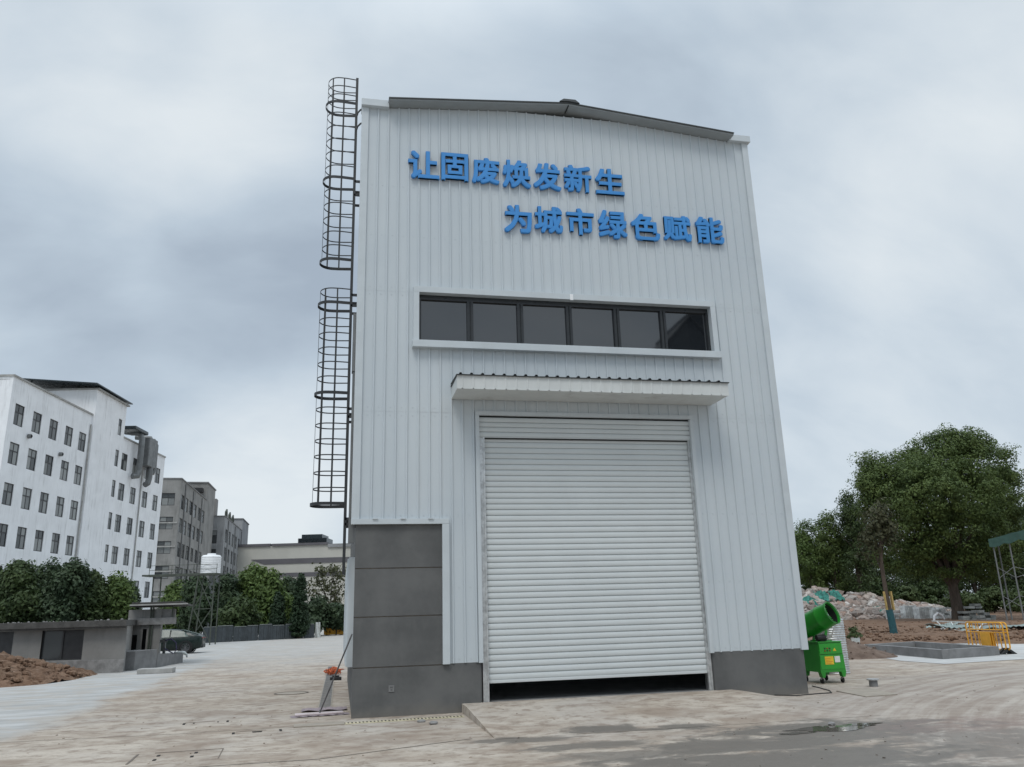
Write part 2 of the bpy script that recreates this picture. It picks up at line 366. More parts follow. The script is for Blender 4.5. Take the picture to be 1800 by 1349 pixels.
# ------------------------------------------------------------------ ground
def build_ground():
    m, t = newmat('muddy_concrete'); P = t.n('ShaderNodeTexCoord').outputs['Object']
    x, y, z = t.n('ShaderNodeSeparateXYZ', None, i0=P).outputs
    n0 = t.noise(P, .35, 6, .6); n1 = t.noise(t.mapping(P, (1, 1.5, 1)), .8, 7, .68, .5); n2 = t.noise(t.mapping(P, (1, 1.3, 1)), 3.2, 7, .7, .3); n3 = t.noise(P, 22., 5, .75)
    c = t.mix(t.ss(n1, .36, .64), (.33, .27, .215), (.50, .44, .37))
    c = t.mix(t.ss(n0, .4, .7, 0, .55), c, (.45, .42, .385))
    c = t.mix(t.ss(n2, .47, .64, 0, .7), c, (.215, .165, .128))
    c = t.mix(t.ss(n3, .52, .7, 0, .45), c, (.28, .235, .19))
    c = t.mix(t.ss(t.noise(t.mapping(P, (1, 1.4, 1), (5, 3, 0)), .55, 6, .6, .6), .5, .66, 0, .55), c, (.25, .19, .145))
    # clean pale slab away from the muddy wheel route
    A, B = gnd(0, 1308), gnd(400, 1158); d = (B-A)[:2]; d = d/np.linalg.norm(d); nn = np.array([-d[1], d[0]])
    sd = t.math('ADD', t.math('ADD', t.math('MULTIPLY', x, float(nn[0])), t.math('MULTIPLY', y, float(nn[1]))), float(-(A[:2]@nn)))
    sd = t.math('ADD', sd, t.math('MULTIPLY', t.math('SUBTRACT', n1, .5), 1.6))
    sd = t.math('ADD', sd, t.math('MULTIPLY', t.math('SUBTRACT', n0, .5), 2.2))
    far = t.ss(t.math('ADD', y, t.math('MULTIPLY', t.math('SUBTRACT', n0, .5), 10.)), 9., 30., 0, .75)
    far = t.math('MULTIPLY', far, t.ss(x, 1., 6., 1., .0))
    pale = t.math('MAXIMUM', t.ss(sd, -.25, .55), far)
    pn = t.noise(t.mapping(P, (.5, 2.5, 1), rot=(0, 0, .35)), 1.0, 7, .7, .3)
    pc = t.mix(t.ss(pn, .35, .65), (.33, .33, .32), (.50, .505, .50))
    pc = t.mix(t.ss(n2, .48, .68, 0, .5), pc, (.40, .385, .365))
    pc = t.mix(t.ss(n1, .47, .6, 0, .6), pc, (.39, .35, .305))
    c = t.mix(t.math('MULTIPLY', pale, .93), c, pc)
    # curved tyre routes on the yard side
    ctr = (22., -16.)
    dx, dy = t.math('SUBTRACT', x, ctr[0]), t.math('SUBTRACT', y, ctr[1])
    rr = t.math('SQRT', t.math('ADD', t.math('MULTIPLY', dx, dx), t.math('MULTIPLY', dy, dy)))
    an = t.math('ARCTAN2', dy, dx)
    tv = t.n('ShaderNodeCombineXYZ', None, i0=t.math('MULTIPLY', rr, 4.2), i1=t.math('MULTIPLY', an, 5.), i2=0.).outputs[0]
    tn = t.noise(tv, 1., 5, .6)
    reg = t.math('MULTIPLY', t.ss(t.math('ADD', rr, t.math('MULTIPLY', t.math('SUBTRACT', n1, .5), 4.)), 21.6, 19.6), t.ss(x, 5., 8.5))
    reg = t.math('MULTIPLY', reg, t.ss(y, 7., 3.5))
    c = t.mix(t.math('MULTIPLY', reg, .6), c, t.mix(t.ss(tn, .36, .64), (.26, .215, .185), (.42, .38, .34)))
    # damp patches in front of the doorway
    def ell(cx, cy, rx, ry): 
        a = t.math('DIVIDE', t.math('SUBTRACT', x, cx), rx); b = t.math('DIVIDE', t.math('SUBTRACT', y, cy), ry)
        return t.math('SQRT', t.math('ADD', t.math('MULTIPLY', a, a), t.math('MULTIPLY', b, b)))
    wn = t.noise(t.mapping(P, (.9, 1.5, 1)), 1.5, 8, .7, .5)
    wet = 0.
    for cx, cy, rx, ry, k in ((6.6, -4.1, 2.0, .75, 1.), (5.3, -5.1, 2.6, .9, 1.), (3.7, -3.1, .8, .35, 1.), (4.9, -3.3, .7, .3, .95), (2.5, -3.6, .9, .35, .9), (3.2, -4.4, 1.0, .4, .9), (3.4, -5.2, 1.2, .5, .8), (8.2, -5.6, 2.4, .8, .7), (4.9, -6.3, 3.2, 1.5, 1.), (6.9, -4.4, 2.2, 1.0, 1.), (2.4, -6.3, 1.6, .8, .7), (8.0, -6.4, 2.4, 1.3, .7)):
        e_ = t.ss(t.math('ADD', ell(cx, cy, rx, ry), t.math('MULTIPLY', t.math('SUBTRACT', wn, .5), 3.0)), .45, 1.15, k, 0.)
        wet = e_ if isinstance(wet, float) else t.math('MAXIMUM', wet, e_)
    wf = t.noise(t.mapping(P, (1, 1.4, 1), (2, 7, 0)), 2.4, 8, .72, .4)
    wet = t.math('MULTIPLY', wet, t.ss(t.math('ADD', wf, t.math('MULTIPLY', wet, .2)), .49, .6, .12, 1.))
    c = t.mix(t.math('MULTIPLY', wet, .95), c, t.mix(n2, (.10, .086, .072), (.175, .152, .128)))
    # reddish mud smear
    rm = t.math('MULTIPLY', t.ss(t.math('ADD', ell(9.0, -4.6, 2.2, .8), t.math('MULTIPLY', t.math('SUBTRACT', wn, .5), 3.)), .5, 1.1, .6, 0.), t.ss(n2, .3, .6))
    c = t.mix(rm, c, (.23, .165, .14))
    h = t.math('ADD', t.math('MULTIPLY', n2, .5), t.math('MULTIPLY', n3, .25))
    h = t.math('ADD', h, t.math('MULTIPLY', t.math('MULTIPLY', tn, reg), .8))
    rough = t.math('SUBTRACT', .92, t.math('MULTIPLY', wet, .45))
    finish(t, c, rough, 0., h, .45, .03, .35); M['ground'] = m
    mb = MB(); xs = [-1500, -300, -80, 0, 15, 80, 300, 1500]; ys = [-300, -60, -16, 0, 20, 80, 300, 2500]
    for a, b in zip(xs, xs[1:]):
        for c_, d_ in zip(ys, ys[1:]): mb.quad((a, c_, 0), (b, c_, 0), (b, d_, 0), (a, d_, 0))
    tag(mb.obj('ground', m), kind='structure')
    # concrete ramp up to the doorway
    bm = MB(); X = [2.04+.22*i for i in range(29)]; Y = [.02, -.25, -.53]+[-.53-.2*i for i in range(1, 15)]
    def hz(x, y): return max(.003, .152*min(1, max(0, (y+3.33)/2.7))*min(1, max(0, (8.2-x)/.82)))
    for i in range(len(X)-1):
        for j in range(len(Y)-1):
            q = [(X[i], Y[j]), (X[i+1], Y[j]), (X[i+1], Y[j+1]), (X[i], Y[j+1])]
            bm.quad(*[(a, b, hz(a, b)) for a, b in q])
    for j in range(len(Y)-1): bm.quad((2.04, Y[j], 0), (2.04, Y[j+1], 0), (2.04, Y[j+1], hz(2.04, Y[j+1])), (2.04, Y[j], hz(2.04, Y[j])))
    tag(bm.obj('ramp', m, smooth=True, angle=25), kind='structure')
    # saw-cut joints
    jb = MB()
    def strip(p, q, w=.018, z=.004):
        a, b = Vector((*gnd(*p)[:2], z)), Vector((*gnd(*q)[:2], z)); d = (b-a).normalized(); n = Vector((-d.y, d.x, 0))*w/2
        jb.quad(a-n, b-n, b+n, a+n)
    strip((0, 1306), (290, 1292)); strip((290, 1292), (600, 1273)); strip((300, 1352), (560, 1335), .03); strip((560, 1335), (830, 1299), .03); strip((260, 1223), (520, 1212), .012)
    tag(jb.obj('pavement_joint', M['grout']), kind='structure')
    # soil yard beyond, gently heaped
    ms, t = newmat('red_brown_soil'); P = t.n('ShaderNodeTexCoord').outputs['Object']
    a = t.noise(P, .25, 5, .6); b = t.noise(P, 2.2, 6, .7); c3 = t.noise(P, 9., 4, .7)
    c = t.mix(t.ss(b, .3, .7), (.12, .068, .043), (.24, .155, .105)); c = t.mix(t.ss(a, .4, .7, 0, .6), c, (.21, .15, .11)); c = t.mix(t.ss(c3, .55, .75, 0, .6), c, (.36, .27, .21))
    finish(t, c, .97, 0., t.math('ADD', b, t.math('MULTIPLY', c3, .5)), .8, .12, .2); M['soil'] = ms
    mb = MB(); e0 = np.array([*gnd(1455, 1134)[:2]]); e1 = np.array([*gnd(1850, 1131)[:2]])
    ex = (e1-e0); Lx = np.linalg.norm(ex); ex /= Lx; ey = np.array([-ex[1], ex[0]]);
    if ey[1] < 0 and ey[0] < 0: ey = -ey
    nr = np.random.RandomState(3); nu, nv = 70, 60; g = np.zeros((nv, nu)); 
    for k in range(90):
        cu, cvv, rad, amp = nr.rand()*nu, nr.rand()*nv, 1.5+nr.rand()*4, .02+nr.rand()*.11
        uu, vv = np.meshgrid(np.arange(nu), np.arange(nv)); g += amp*np.exp(-((uu-cu)**2+(vv-cvv)**2)/rad**2)
    g += nr.rand(nv, nu)*.05
    idx = {}
    for j in range(nv):
        for i in range(nu):
            u = i/(nu-1)*(Lx+45)-8; v = (j/(nv-1))**1.6*95; p = e0+ex*u+ey*v
            edge = min(1, j/3)
            wob = .35*math.sin(i*.9)+.25*math.sin(i*2.3) if j == 0 else 0
            mb.v.append((p[0]+ey[0]*wob, p[1]+ey[1]*wob, .004+edge*(.02+g[j, i])))
    for j in range(nv-1):
        for i in range(nu-1): a = j*nu+i; mb.f.append((a, a+1, a+nu+1, a+nu))
    tag(mb.obj('soil_ground', ms, smooth=True, angle=180), kind='structure')
    # pale pour round the kerbed pit
    mb = MB(); pts = [gnd(*p)[:2] for p in ((1497, 1133), (1525, 1152), (1580, 1162), (1660, 1168), (1740, 1163), (1840, 1157), (1840, 1134), (1700, 1131))]
    i0 = [(float(a), float(b), .008) for a, b in pts]; mb.poly(i0)
    tag(mb.obj('concrete_pad_ground', M['conc_light']), kind='structure')
    # water lying in the hollow
    mw, t = newmat('puddle_water'); P = t.n('ShaderNodeTexCoord').outputs['Object']
    finish(t, (.13, .118, .10), .03, 0., t.noise(P, 3., 2), .02, .02, .6); M['water'] = mw
    mb = MB(); n = 40
    for cx, cy, rx, ry, ph in ((6.75, -4.25, .62, .24, 0.), (6.05, -4.45, .25, .09, 2.), (7.35, -4.05, .28, .1, 1.)):
        mb.poly([(cx+rx*(1+.22*math.sin(3*a+ph)+.12*math.sin(7*a+ph))*math.cos(a), cy+ry*(1+.2*math.sin(4*a+1+ph))*math.sin(a), .005) for a in [2*math.pi*k/n for k in range(n)]])
    tag(mb.obj('puddle_water', mw), kind='structure')
build_ground()
# ------------------------------------------------------------------ main hall
BW, BD = 9.03, 9.0
def rz_(x): return 12.43+.32*(1-abs(x-4.57)/4.01) if x < 4.57 else 12.39+.36*(1-abs(x-4.57)/4.01)
def clad(mb, x0, x1, z0, top, y=0., rib=.03, ph=.13, step=.22):
    tz = top if callable(top) else (lambda x: top)
    k = math.floor((x0-ph)/step); pr = [(x0, 0.)]
    while True:
        c = ph+k*step; k += 1
        if c-.03 > x1: break
        for dx, h in ((-.022, 0), (-.012, rib), (.012, rib), (.022, 0)):
            if x0+.001 < c+dx < x1-.001: pr.append((c+dx, h))
    pr.append((x1, 0.))
    for (a, ha), (b, hb) in zip(pr, pr[1:]):
        mb.quad((a, y-ha, z0), (b, y-hb, z0), (b, y-hb, tz(b)), (a, y-ha, tz(a)))
def build_hall():
    hall = thing('industrial_building', 'tall narrow light grey ribbed metal hall with blue lettering and a big roller shutter', 'building', (0, 0, 0))
    w = MB()
    F = (.03, .22)
    def fw(x0, x1, z0, z1): w.box(x0, x1, F[0], F[1], z0, z1)
    fw(.08, 8.95, 8.09, 12.3); fw(.08, 8.95, 5.6, 7.02); fw(.08, 1.23, 7.02, 8.09); fw(7.64, 8.95, 7.02, 8.09); fw(.08, 2.42, 0, 5.6); fw(6.97, 8.95, 0, 5.6)
    w.box(.08, .26, .22, BD, 0, 12.3); w.box(8.77, 8.95, .22, BD, 0, 12.3); w.box(.26, 8.77, BD-.2, BD, 0, 12.3)
    w.obj('wall', M['plinth'], hall)
    # dark backing + three rendered panels at the corner, and plinth skins
    g = MB(); g.box(.1, 1.69, .018, .0295, .8, 3.38); g.obj('panel_joint', M['grout'], hall)
    for a, b in ((.842, 1.695), (1.715, 2.56), (2.58, 3.372)): pb = MB(); pb.box(.075, 1.69, 0.0, .016, a, b, .003); pb.obj('wall_panel', M['plinth'], hall)
    pl = MB(); pl.box(.075, 2.40, 0.0, .0285, 0, .822, .003); pl.box(1.69, 2.4, .004, .0285, .822, .86); pl.obj('plinth', M['plinth'], hall)
    pl = MB(); pl.box(6.985, 8.955, 0.0, .0285, 0, .86, .003); pl.obj('plinth', M['plinth'], hall)
    fl = MB(); fl.box(.26, 8.77, .025, BD-.2, 0, .148); fl.obj('floor', M['conc_dark'], hall)
    c = MB()
    clad(c, 0, BW, 8.1, lambda x: min(rz_(min(max(x, .56), 8.58))-.045, 12.6) if .5 < x < 8.6 else 12.34, -.0025)
    clad(c, 0, 1.2, 5.57, 8.11); clad(c, 7.68, BW, 5.57, 8.11); clad(c, 1.2, 7.68, 5.57, 7.03, -.0015)
    clad(c, 0, 1.76, 3.42, 5.58, .0025); clad(c, 1.76, 2.41, .85, 5.58, .0025); clad(c, 6.98, BW, .85, 5.58, .0025)
    # screws along the sheet laps
    sc = c
    for z in (.93, 5.5, 5.66, 8.03, 8.19, 9.35, 10.5, 3.55, 2.2):
        for k in range(1, 41):
            x = .13+.22*k-.11
            if x > BW-.15: break
            if z < 5.56 and 2.35 < x < 7.05: continue
            if z < 3.4 and x < 1.85: continue
            if 7. < z < 8.1 and 1.1 < x < 7.8: continue
            sc.box(x-.006, x+.006, -.012, .0, z-.006, z+.006)
    c.obj('wall_cladding', M['clad'], hall)
    tr = MB()
    tr.box(-.012, .135, -.05, .012, 3.44, 12.33); tr.box(-.012, .0, .012, .075, 3.44, 12.33); tr.obj('corner_trim', M['trim'], hall); tr = MB()
    tr.box(8.895, BW+.012, -.05, .012, .83, 12.33); tr.box(BW, BW+.012, .012, .15, .83, 12.33)
    tr.obj('corner_trim', M['trim'], hall)
    gc = MB(); gc.box(-.02, .57, -.13, .25, 12.335, 12.5, .008); gc.obj('gutter_end', M['trim'], hall); gc = MB(); gc.box(8.55, BW+.06, -.13, .25, 12.325, 12.49, .008); gc.obj('gutter_end', M['trim'], hall)
    ft = MB(); ft.box(-.015, 1.82, -.075, .03, 3.375, 3.475, .004); ft.box(1.69, 1.825, -.072, .02, .84, 3.374, .004)
    for x in (.38, .9, 1.42): ft.box(x, x+.1, -.1, -.074, 3.465, 3.483)
    ft.obj('flashing', M['trim'], hall)
    # roof
    for nm, xa, xb in (('roof', .56, 4.57), ('roof', 4.57, 8.58)):
        r_ = MB(); r_.prism([(xa, -.3, rz_(xa)), (xb-.002, -.3, rz_(xb)), (xb-.002, -.3, rz_(xb)-.035), (xa, -.3, rz_(xa)-.035)], (0, BD+.5, 0))
        o = r_.obj(nm, M['soffit'], hall)
        e = MB(); e.prism([(xa-.01, -.33, rz_(xa)+.018), (xb-.002, -.33, rz_(xb)+.018), (xb-.002, -.33, rz_(xb)-.004), (xa-.01, -.33, rz_(xa)-.004)], (0, .027, 0)); e.obj('roof_edge', M['roofdark'], o)
        e = MB(); e.prism([(xa-.01, -.302, rz_(xa)+.018), (xb-.002, -.302, rz_(xb)+.018), (xb-.002, -.302, rz_(xb)+.003), (xa-.01, -.302, rz_(xa)+.003)], (0, BD+.5, 0)); e.obj('roof_sheet', M['roofdark'], o)
    rc = MB(); rc.prism([(4.35, -.36, 12.76), (4.45, -.36, 12.83), (4.72, -.36, 12.83), (4.82, -.36, 12.75), (4.57, -.36, 12.78)], (0, BD+.6, 0)); rc.obj('ridge_cap', M['roofdark'], hall)
    gl = MB(); gl.bar((4.57, -.3, 12.705), (4.57, 0, 12.705), .02); gl.obj('roof_joint', M['black'], hall)
    # long window
    win = MB()
    win.box(1.12, 7.75, -.105, .11, 8.075, 8.205, .004); win.box(1.1, 7.78, -.15, .11, 6.885, 7.03, .004); win.box(1.12, 1.235, -.104, .11, 7.03, 8.075); win.box(7.635, 7.75, -.104, .11, 7.03, 8.075)
    wo = win.obj('window_surround', M['trim'], hall)
    fr = MB(); x0, x1, z0, z1 = 1.237, 7.633, 7.032, 8.073
    fr.box(x0, x1, .05, .13, z0, z0+.05); fr.box(x0, x1, .05, .13, z1-.1, z1); fr.box(x0, x0+.05, .05, .13, z0+.05, z1-.1); fr.box(x1-.05, x1, .05, .13, z0+.05, z1-.1)
    wd = (x1-x0)/6
    for k in range(1, 6):
        xc = x0+wd*k; fr.box(xc-.065, xc-.012, .045, .13, z0+.05, z1-.1); fr.box(xc+.012, xc+.065, .045, .13, z0+.05, z1-.1); fr.box(xc-.012, xc+.012, .07, .128, z0+.05, z1-.1)
    fr.obj('window_frame', M['alu_dark'], hall)
    for k in range(6):
        p = MB(); a, b = x0+wd*k, x0+wd*(k+1); tl = rng.uniform(-.003, .003)
        p.quad((a+.01, .1+tl, z0+.01), (b-.01, .1-tl, z0+.01), (b-.01, .1-tl+.002, z1-.02), (a+.01, .1+tl+.002, z1-.02)); p.quad((a+.01, .11, z1-.02), (b-.01, .11, z1-.02), (b-.01, .11, z0+.01), (a+.01, .11, z0+.01))
        p.obj('pane', M['glass'], hall)
    cl = MB(); cl.box(4.43, 4.5, -.118, -.1, 8.06, 8.19); cl.obj('joint_clip', M['tank'], hall)
    # canopy over the door
    ca = MB(); cx0, cx1, cy, cz0, cz1 = 1.89, 7.46, -.9, 5.84, 6.1
    ca.box(cx0, cx1, cy+.03, -.028, cz0, cz0+.02); ca.box(cx0, cx0+.012, cy+.03, -.028, cz0+.02, cz1-.02); ca.box(cx1-.012, cx1, cy+.03, -.028, cz0+.02, cz1-.02)
    cf = ca.obj('canopy', M['canopy'], hall)
    fa = MB(); clad(fa, cx0-.004, cx1+.004, cz0-.012, cz1, cy+.028, .008, .08, .212); fa.box(cx0-.004, cx1+.004, cy+.02, cy+.03, cz0-.012, cz0+.006); fa.obj('fascia', M['canopy'], cf)
    tp = MB()
    clad_pts = []
    k = 0; pr = [(cx0-.02, 0.)]
    while cx0+.06+.212*k < cx1:
        c_ = cx0+.06+.212*k; k += 1
        pr += [(c_-.035, 0.), (c_-.016, .032), (c_+.016, .032), (c_+.035, 0.)]
    pr.append((cx1+.02, 0.))
    for (a, ha), (b, hb) in zip(pr, pr[1:]):
        tp.quad((a, cy-.015, cz1+.006+ha), (b, cy-.015, cz1+.006+hb), (b, -.03, cz1+.05+hb), (a, -.03, cz1+.05+ha))
    tp.box(cx0-.02, cx1+.02, cy-.01, -.03, cz1-.006, cz1+.004)
    tp.obj('canopy_sheet', M['roofdark'], cf)
    # roller shutter
    dt = MB(); dt.box(2.36, 7.01, -.055, .03, 5.525, 5.605, .004); dt.box(2.36, 2.44, -.054, .03, .84, 5.524, .004); dt.box(6.93, 7.01, -.054, .03, .84, 5.524, .004)
    dt.obj('door_trim', M['trim'], hall)
    sh = MB()
    def slats(mb, x0, x1, z0, z1, pitch, y, d):
        n = int(round((z1-z0)/pitch)); p = (z1-z0)/n
        for i in range(n):
            z = z0+i*p; q = [(0, .3), (.04, -.75), (.1, -1.), (.45, -1.08), (.76, -1.), (.84, -.75), (.87, .3), (.98, .3)]
            for (a, ya), (b, yb) in zip(q, q[1:]): mb.quad((x0, y+ya*d, z+a*p), (x1, y+ya*d, z+a*p), (x1, y+yb*d, z+b*p), (x0, y+yb*d, z+b*p))
    slats(sh, 2.55, 6.89, .52, 5.12, .112, .115, .016); sh.box(2.55, 6.89, .095, .135, .465, .52, .004)
    sd = sh.obj('roller_shutter', M['slat'], hall, smooth=True, angle=30)
    hd = MB(); slats(hd, 2.445, 6.93, 5.1, 5.5, .1, .045, .018); hd.box(2.445, 6.93, .03, .09, 5.085, 5.1); hl = MB(); hl.box(2.555, 6.885, .06, .125, 5.062, 5.084); hl.obj('hood_shade_bar', M['black'], hall); hd.obj('shutter_hood', M['slat'], hall, smooth=True, angle=30)  # solid black bar paints the line of shade below the hood
    hb = MB(); hb.box(2.44, 6.935, .07, .3, 5.12, 5.62); hb.obj('shutter_box', M['black'], hall)
    for a, b in ((2.445, 2.553), (6.885, 6.965)):
        gr = MB(); gr.box(a, b, .05, .062, .15, 5.085); gr.box(a, a+.02, .062, .17, .15, 5.085); gr.box(b-.03, b, .03, .05, .15, 5.085); gr.box(a, b, .14, .2, .15, 5.085)
        for z in (.6, 1.5, 2.5, 3.3, 4.2, 4.9): gr.box(a+.02, a+.055, .035, .05, z, z+.05)
        gr.obj('guide_rail', M['galv'], hall)
    so = MB(); so.box(.72, .82, -.012, 0., .41, .52, .003); q = so.obj('wall_socket', M['conc_dark'], hall)
    s2 = MB(); s2.box(.745, .795, -.0145, -.0125, .475, .5); s2.box(.755, .785, -.0145, -.0125, .435, .455); s2.obj('socket_hole', M['plinth'], q)
    # side fittings: low side sheet, rain duct
    sp = MB(); sp.box(-.055, .078, .4, BD-.05, .85, 2.78); sp.obj('side_cladding', M['clad'], hall)
    st = MB(); st.box(-.03, .09, .3, .399, .84, 2.8, .004); st.obj('side_trim', M['trim'], hall)
    d1 = MB(); d1.box(-.075, .06, .1, .3, 6.4, 7.62); d1.box(-.06, .06, .12, .28, 3.05, 6.4); o = d1.obj('rain_duct', M['duct'], hall)
    return hall
hall = build_hall()
# ------------------------------------------------------------------ lettering
def build_sign():
    rows = [('让固废焕发新生', 'upper line of seven raised blue Chinese characters on the gable', [(.99, 1.66, 10.69, 11.35), (1.70, 2.29, 10.70, 11.36), (2.37, 2.98, 10.69, 11.31), (3.05, 3.68, 10.65, 11.32), (3.74, 4.37, 10.65, 11.31), (4.44, 5.08, 10.66, 11.32), (5.17, 5.84, 10.66, 11.30)]),
            ('为城市绿色赋能', 'lower line of seven raised blue Chinese characters above the long window', [(3.06, 3.67, 9.57, 10.22), (3.73, 4.36, 9.61, 10.24), (4.45, 5.08, 9.61, 10.25), (5.18, 5.84, 9.58, 10.26), (5.94, 6.61, 9.59, 10.23), (6.70, 7.37, 9.63, 10.25), (7.49, 8.16, 9.62, 10.27)])]
    for txt, lab, bb in rows:
        sg = thing('wall_sign', lab, 'sign', (bb[0][0], -.03, bb[0][2]), 0, 'blue lettering on the gable')
        for ch, (xa, xb, za, zb) in zip(txt, bb):
            cu = bpy.data.curves.new('character', 'FONT'); cu.body = ch; cu.extrude = .5; cu.resolution_u = 3
            to = bpy.data.objects.new('character', cu); COL.objects.link(to)
            dg = bpy.context.evaluated_depsgraph_get(); me = bpy.data.meshes.new_from_object(to.evaluated_get(dg))
            bpy.data.objects.remove(to); bpy.data.curves.remove(cu)
            V = np.array([v.co[:] for v in me.vertices]); Fs = [tuple(p.vertices) for p in me.polygons]; bpy.data.meshes.remove(me)
            lo, hi = V.min(0), V.max(0); off = .018
            sx, sz = (xb-xa-2*off)/(hi[0]-lo[0]), (zb-za-2*off)/(hi[1]-lo[1])
            mb = MB(); dep_ = .06
            shifts = [(0, 0)]+[(off*a, off*b) for a in (-1, 0, 1) for b in (-1, 0, 1) if a or b]+[(off*.5*a, off*.5*b) for a in (-1, 1) for b in (-1, 1)]
            for k, (ox, oz) in enumerate(shifts):
                i0 = len(mb.v)
                for x, y, z in V:
                    mb.v.append((xa+off+(x-lo[0])*sx+ox-bb[0][0], (-.5-z)*dep_-.0005*k, za+off+(y-lo[1])*sz+oz-bb[0][2]))
                mb.f += [tuple(i0+q for q in f) for f in Fs]
            me2 = bpy.data.meshes.new('character'); me2.from_pydata(mb.v, [], mb.f); me2.update(); me2.materials.append(M['blue'])
            bm = bmesh.new(); bm.from_mesh(me2); bmesh.ops.recalc_face_normals(bm, faces=bm.faces); bm.to_mesh(me2); bm.free()
            link('character', me2, sg)
build_sign()
# ------------------------------------------------------------------ caged ladder
def build_ladder():
    ld = thing('caged_ladder', 'black steel caged access ladder fixed to the hall side wall', 'ladder', (-.125, .37, 2.5))
    O = Vector((-.125, .37, 2.5)); T = Matrix.Translation(-O)
    def P(x, y, z): return (x-O.x, y-O.y, z-O.z)
    XR, Y0, Y1 = -.125, .14, .6
    for y in (Y0, Y1):
        m = MB(); m.bar(P(XR, y, 2.5), P(XR, y, 13.17), .055, .03); m.obj('rail', M['black_steel'], ld)
    me = None
    z = 2.7
    rm = MB(); rm.tube([(0, Y0-O.y, 0), (0, Y1-O.y, 0)], .012, 8); rme = rm.mesh('rung'); rme.materials.append(M['black_steel'])
    while z < 12.5:
        o = link('rung', rme, ld); o.location = (0, 0, z-O.z); z += .3
    def hoop(xt, w, th):
        mb = MB(); r = (Y1-Y0)/2+.03; pts = [(XR-O.x, Y0-O.y, 0)]
        xc = xt+r*1.0
        pts += [(xc-O.x+.12, -r, 0)]
        for k in range(17):
            a = -math.pi/2-math.pi*k/16
            pts.append((xc-O.x+r*math.cos(a), r*math.sin(a), 0))
        pts += [(xc-O.x+.12, r, 0), (XR-O.x, Y1-O.y, 0)]
        for i in range(len(pts)-1):
            a, b = Vector(pts[i]), Vector(pts[i+1]); d = (b-a).normalized(); n = Vector((-d.y, d.x, 0))*th/2
            i0 = len(mb.v)
            for p in (a, b):
                for s_, h in ((1, w/2), (-1, w/2), (-1, -w/2), (1, -w/2)): mb.v.append(tuple(p+n*s_+Vector((0, 0, h))))
            mb.f += [tuple(i0+k for k in q) for q in ((0, 1, 5, 4), (1, 2, 6, 5), (2, 3, 7, 6), (3, 0, 4, 7))]
        me = mb.mesh('hoop'); me.materials.append(M['black_steel']); return me
    thin, thick = hoop(-.745, .022, .008), hoop(-.785, .06, .012)
    zt = [13.12, 12.92, 12.71, 12.25, 11.92, 11.61, 11.3, 10.96, 10.4, 10.08, 9.76, 9.42, 9.11, 8.15, 7.51, 7.2, 6.89, 6.59, 6.29, 5.66, 5.34, 5.03, 4.72, 4.4, 4.09]
    for z in zt: o = link('hoop', thin, ld); o.location = (0, 0, z-O.z)
    for z in (12.52, 10.68, 8.8, 7.85, 5.96, 3.79): o = link('wide_hoop', thick, ld); o.location = (0, 0, z-O.z)
    r = (Y1-Y0)/2+.03
    for za, zb in ((3.79, 8.16), (8.8, 13.13)):
        for x, y in ((-.40, -r), (-.40, r), (-.64, -r*.8), (-.64, r*.8), (-.745, 0.)):
            m = MB(); w_ = .028 if y else .008
            m.bar(P(x, y+O.y, za), P(x, y+O.y, zb), w_, .007 if y else .02); m.obj('cage_bar', M['black_steel'], ld)
    for z in (10.62, 10.3, 8.03, 7.8, 5.64, 5.48, 3.5, 3.4):
        for y in (Y0, Y1): m = MB(); m.bar(P(XR, y, z), P(.09, y, z), .03, .05); m.obj('wall_bracket', M['black_steel'], ld)
    for z in (12.05, 12.4):
        m = MB(); m.tube([P(XR+.0, Y0, z-.22), P(XR+.03, Y0, z-.1), P(XR+.09, Y0, z-.02), P(.0, Y0, z)], .02, 8); m.obj('wall_bracket', M['black_steel'], ld)
build_ladder()
